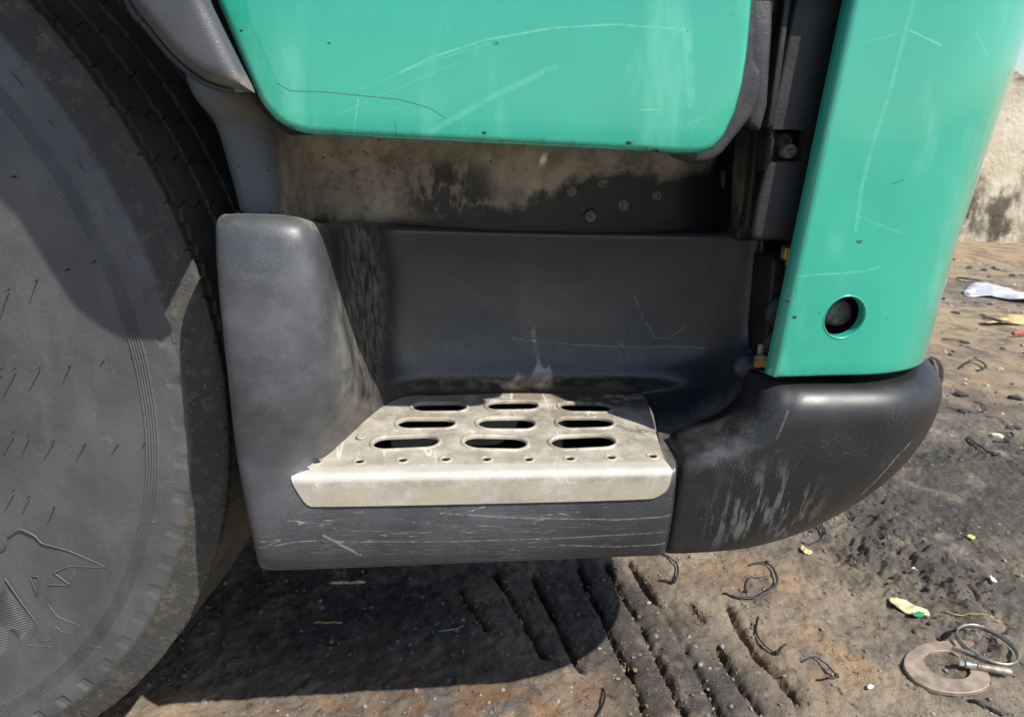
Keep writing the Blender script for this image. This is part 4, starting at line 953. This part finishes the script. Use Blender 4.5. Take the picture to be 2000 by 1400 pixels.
# broken flat ring
def on(px, py, dz=0): 
    p = at(px, py, Z=GZ0); p[2] = gz(p[0], p[1])+dz; return p
c = at(1848, 1306, Z=GZ0); c[2] = gz(c[0], c[1])+.006
pts_o = [at(x, y, Z=c[2]) for x, y in ((1902, 1256), (1872, 1252), (1830, 1253), (1795, 1260), (1772, 1275), (1765, 1292), (1772, 1312), (1795, 1335), (1830, 1351), (1875, 1358), (1910, 1355), (1929, 1343), (1931, 1328), (1925, 1316))]
pts_i = [at(x, y, Z=c[2]) for x, y in ((1872, 1286), (1856, 1274), (1832, 1272), (1814, 1275), (1804, 1281), (1803, 1290), (1810, 1302), (1824, 1315), (1842, 1325), (1862, 1329), (1878, 1329), (1889, 1325), (1893, 1319), (1892, 1313))]
po_, pi_ = spline(pts_o, 5), spline(pts_i, 5); bm = bmesh.new(); tk = .0035
tilt = lambda p: (p[0]-c[0])*.05-(p[1]-c[1])*.06
def rv(p, dz): return bm.verts.new((p[0]-c[0], p[1]-c[1], dz+tilt(p)))
sec = []
for a, b in zip(po_, pi_):
    ia, ib = a+(b-a)*.035, b+(a-b)*.035
    sec.append([rv(a, -tk), rv(a, tk*.7), rv(ia, tk), rv(ib, tk), rv(b, tk*.7), rv(b, -tk)])
for s, t in zip(sec, sec[1:]):
    for k in range(6): bm.faces.new((s[k], s[(k+1) % 6], t[(k+1) % 6], t[k]))
bm.faces.new(sec[0][::-1]); bm.faces.new(sec[-1])
ring = from_bm('metal_ring', bm, simple('brown_ring_steel', (.30, .235, .18), .55, .15, .3, 40, .0006, ((.12, .09, .065), .5))); ring.location = c
try: ring.data.set_sharp_from_angle(angle=R(35))
except Exception: pass
tag(ring, 'broken flat brown metal ring lying under the hose clamp', 'metal ring')

# hose clamp
hcp = at(1930, 1262, Z=GZ0+.02); clamp = bpy.data.objects.new('hose_clamp', None); COL.objects.link(clamp); clamp.location = hcp
tag(clamp, 'shiny worm drive hose clamp lying open next to the broken ring', 'hose clamp')
hx = (at(1992, 1275, Z=GZ0+.02)-at(1868, 1240, Z=GZ0+.02)); rad = .030
MCL = simple('clamp_steel', (.55, .52, .46), .32, .85, .25, 80, .0003, ((.12, .09, .06), .6))
bm = bmesh.new(); loop = [(1866, 1232), (1880, 1219), (1905, 1217), (1935, 1226), (1965, 1243), (1986, 1262), (1993, 1280), (1985, 1293), (1965, 1296), (1935, 1289), (1905, 1274), (1880, 1254)]
lp = smooth_loop(np.array([at(x, y, Z=GZ0+.024) for x, y in loop])-hcp, 3)
bh = np.array([-.0006, .0014, -.0095])
for e_ in range(len(lp)):
    a, b = lp[e_], lp[(e_+1) % len(lp)]; bm.faces.new([bm.verts.new(q) for q in (a, b, b+bh, a+bh)])
bmesh.ops.remove_doubles(bm, verts=bm.verts, dist=1e-6)
band = from_bm('band', bm, MCL, clamp); m_ = band.modifiers.new('thick', 'SOLIDIFY'); m_.thickness = .0011; m_.offset = 0
s0, s1 = at(1872, 1294, Z=GZ0+.018)-hcp, at(1975, 1312, Z=GZ0+.018)-hcp; ax = (s1-s0)/np.linalg.norm(s1-s0); Ls = np.linalg.norm(s1-s0)
bm = bmesh.new(); lathe_bm(bm, [(.0001, 0), (.0042, 0), (.0050, .0012), (.0050, .0072), (.0044, .0085), (.0001, .0085)], 6, frame(s0, ax)); from_bm('screw_head', bm, MCL, clamp, False)
bm = bmesh.new(); pr = [(.0001, .009)]
for i in range(6): h0 = .009+i*.0026; pr += [(.0050, h0), (.0066, h0+.0005), (.0066, h0+.0019), (.0052, h0+.0025)]
pr += [(.0001, .0255)]; lathe_bm(bm, pr, 20, frame(s0, ax)); from_bm('worm_screw', bm, MCL, clamp)
bm = bmesh.new(); lathe_bm(bm, [(.0001, .0256), (.0054, .0256), (.0060, .027), (.0060, Ls-.002), (.005, Ls), (.0001, Ls)], 16, frame(s0, ax)); from_bm('screw_housing', bm, simple('clamp_housing', (.28, .25, .20), .5, .6, .4, 90, .0006, ((.09, .07, .05), .7)), clamp)
bm = bmesh.new(); q0 = np.array([at(x, y, Z=GZ0+.0215) for x, y in ((1862, 1260), (1890, 1270), (1930, 1287))])-hcp; P = spline(q0, 5)
for a, b in zip(P, P[1:]): bm.faces.new([bm.verts.new(q) for q in (a, b, b+bh, a+bh)])
bmesh.ops.remove_doubles(bm, verts=bm.verts, dist=1e-6)
tl = from_bm('band_tail', bm, MCL, clamp); m_ = tl.modifiers.new('thick', 'SOLIDIFY'); m_.thickness = .001

def flake(name, px, mat, label, cat, lift=.004, crumple=.004, group=None, sub=3):
    """small crumpled sheet with the outline px lying on the dirt"""
    P = np.array([at(*q, Z=GZ0) for q in px]); out_ = resample(smooth_loop(P[:, :2], 1), max(.002, np.ptp(P[:, 0])/14)); st = max(.0015, np.ptp(out_[:, 0])/12)
    v, f, d = cdt(out_, [], st); c = out_.mean(0); cz = gz(*c); s = 1.0/max(np.ptp(out_[:, 0]), 1e-4)
    z = lift+crumple*(fbm(v[:, 0]*s*4+px[0][0], v[:, 1]*s*4, 3, 3)-.35)*2
    o = mesh(name, [(p[0]-c[0], p[1]-c[1], zz+ (gz(*p)-cz)*.7) for p, zz in zip(v, z)], f, mat); o.location = (c[0], c[1], cz)
    m = o.modifiers.new('thick', 'SOLIDIFY'); m.thickness = .0006
    return tag(o, label, cat, group)
MPAPER = simple('dirty_cream_paper', (.56, .48, .29), .8, 0, .3, 60, .0008, ((.22, .15, .09), .8))
pp = flake('paper_scrap', [(1730, 1172), (1752, 1170), (1775, 1182), (1800, 1190), (1817, 1200), (1812, 1212), (1790, 1210), (1770, 1204), (1745, 1192)], MPAPER, 'torn cream paper scrap with a green patch on dark dirt', 'paper scrap', .006, .005)
gpn = flake('green_patch', [(1775, 1206), (1790, 1207), (1803, 1210), (1800, 1216), (1786, 1216), (1776, 1212)], simple('green_print', (.03, .24, .13), .7), None, None, .0075, .003)
mw = Matrix.Translation(gpn.location); gpn.parent = pp; gpn.location = gpn.location-pp.location
MYEL = simple('yellow_scrap', (.55, .46, .16), .7, 0, .2, 60, .0005); MLEAF = simple('dry_leaf', (.55, .42, .19), .75, 0, .35, 60, .0006); MWHT = simple('white_chip', (.75, .73, .68), .6, 0, .2, 60, .0004)
flake('yellow_scrap', [(1887, 1045), (1903, 1046), (1904, 1058), (1888, 1053)], MYEL, 'tiny yellow plastic scrap on the grey dirt at the right', 'scrap', .006, .002)
flake('dry_leaf', [(1561, 1067), (1568, 1066), (1576, 1075), (1587, 1078), (1585, 1083), (1570, 1082)], MLEAF, 'dry tan leaf bit just below the bumper edge', 'leaf', .004, .004)
flake('white_chip', [(1775, 1116), (1783, 1113), (1787, 1117), (1779, 1121)], MWHT, 'tiny white chip among the black clods above the paper scrap', 'chip', .010, .002)
flake('white_chip', [(1691, 1344), (1700, 1341), (1708, 1343), (1702, 1350), (1693, 1349)], MWHT, 'tiny white chip left of the broken ring near the bottom of the photo', 'chip', .005, .002)
flake('white_chip', [(1928, 1133), (1936, 1134), (1948, 1143), (1938, 1144)], MWHT, 'tiny white plastic shred right of the black clods', 'chip', .008, .002)
MFOIL = simple('crumpled_white_sheet', (.50, .52, .57), .45, 0, .35, 9, .001, ((.10, .09, .09), .5))
sheet = flake('plastic_sheet', [(1879, 572), (1893, 560), (1915, 556), (1945, 560), (1970, 570), (2005, 580), (2030, 586), (2030, 594), (1995, 592), (1965, 588), (1940, 582), (1905, 580), (1884, 580)], MFOIL, 'crumpled white plastic sheet on the sandy dirt before the wall', 'plastic sheet', .012, .028)
MWOOD = simple('fresh_splinter_wood', (.50, .37, .18), .8, 0, .3, 40)
flake('wood_splinter', [(1912, 633), (1940, 626), (1985, 618), (2010, 622), (2006, 636), (1970, 634), (1930, 638)], MWOOD, 'pale yellow splintered wood behind the red stick', 'wood splinter', .01, .02)
def stick(px, r, mat, name, label, cat, lift=.003, seg=7):
    P = np.array([at(*q, Z=GZ0) for q in px]); P = spline(P, 4)
    for p in P: p[2] = gz(p[0], p[1])+lift+r
    c = P.mean(0); bm = bmesh.new(); tube_bm(bm, P-c, [r*(1-.35*i/len(P)) for i in range(len(P))], seg); o = from_bm(name, bm, mat); o.location = c
    return tag(o, label, cat)
MTWIG = simple('dry_twig', (.36, .24, .11), .8, 0, .35, 80)
stick([(1843, 1194), (1870, 1203), (1900, 1208), (1951, 1222)], .0014, MTWIG, 'twig', 'thin tan straw lying above the hose clamp', 'twig')
stick([(1978, 1122), (1990, 1126), (2010, 1133)], .0018, MTWIG, 'twig', 'short brown twig cut by the right edge of the photo', 'twig')
stick([(1976, 660), (1995, 659), (2030, 655)], .009, simple('red_plastic', (.38, .07, .05), .6), 'red_stick', 'red plastic stick at the right edge on sandy dirt', 'stick', .01)
stick([(612, 1216), (640, 1216), (668, 1215)], .0018, MTWIG, 'twig', 'pale straw lying in the deep shade under the step', 'twig')
stick([(855, 1236), (880, 1233), (905, 1228)], .0020, simple('grey_wire', (.2, .2, .2), .5, .3), 'wire_bit', 'short grey wire lying in the shade beside the ruts', 'wire')

# stones, clods and chips: nobody could count them
def scatter(name, n, fn, mat, smin, smax, flat=.7, sink=.3):
    V, F = [], []; t = bmesh.new(); bmesh.ops.create_icosphere(t, subdivisions=1, radius=1); bv = np.array([v_.co[:] for v_ in t.verts]); bf = [[v_.index for v_ in q.verts] for q in t.faces]; t.free()
    for i in range(n):
        x, y = fn(); s = smin+(smax-smin)*rng.random()**3; q = bv*(1+rng.uniform(-.32, .32, (len(bv), 1)))*s*np.array([1, rng.uniform(.6, 1), flat*rng.uniform(.6, 1.1)])
        a = rng.uniform(0, 6.28); ca, sa = math.cos(a), math.sin(a); q = np.stack([q[:, 0]*ca-q[:, 1]*sa+x, q[:, 0]*sa+q[:, 1]*ca+y, q[:, 2]+gz(x, y)+s*flat*(.5-sink)], 1)
        k = len(V); V += list(q); F += [[k+j for j in g] for g in bf]
    o = mesh(name, V, F, mat, smooth=False); return tag(o, None, None, kind='stuff')
def fn_all():
    while True:
        x, y = rng.uniform(-.5, 2.0), rng.uniform(-.03, 1.4)
        if rng.random() < .3+.7*float(vnoise(np.array([x*5]), np.array([y*5]), 3)[0]): return x, y
def fn_clod():
    c_ = gpx(((1790, 1085), (1690, 1010), (1925, 1235), (1860, 1180))[rng.integers(4)])[0]; r = rng.normal(0, 1, 2)*np.array([.085, .06]); return c_[0]+r[0], c_[1]+r[1]
def fn_far(): return rng.uniform(1.0, 4.4), rng.uniform(.9, 3.8)
def fn_rut():
    px, _, _ = ruts[rng.integers(len(ruts))]; P = gpx(*px); k = rng.integers(len(P)-1); t = rng.random(); q = P[k]*(1-t)+P[k+1]*t+rng.normal(0, .008, 2); return q[0], q[1]
MST1 = simple('grey_grit', (.17, .15, .13), .85, 0, .6, 35, .001); MST2 = simple('black_clod', (.045, .041, .037), .85, 0, .5, 50, .0015); MST3 = simple('pale_grit', (.42, .36, .27), .8, 0, .4, 45, .001); MST4 = simple('brown_crumb', (.15, .105, .07), .9, 0, .5, 50, .001)
scatter('grit', 5000, fn_all, MST1, .0010, .0055); scatter('clods', 420, fn_clod, MST2, .0012, .0065, .75); scatter('pale_grit', 800, fn_all, MST3, .0006, .0022)
scatter('soil_crumbs', 800, fn_rut, MST4, .001, .005, .8); scatter('far_rubble', 700, fn_far, MST2, .004, .030, .5); scatter('far_chips', 500, fn_far, MST3, .003, .018, .5)
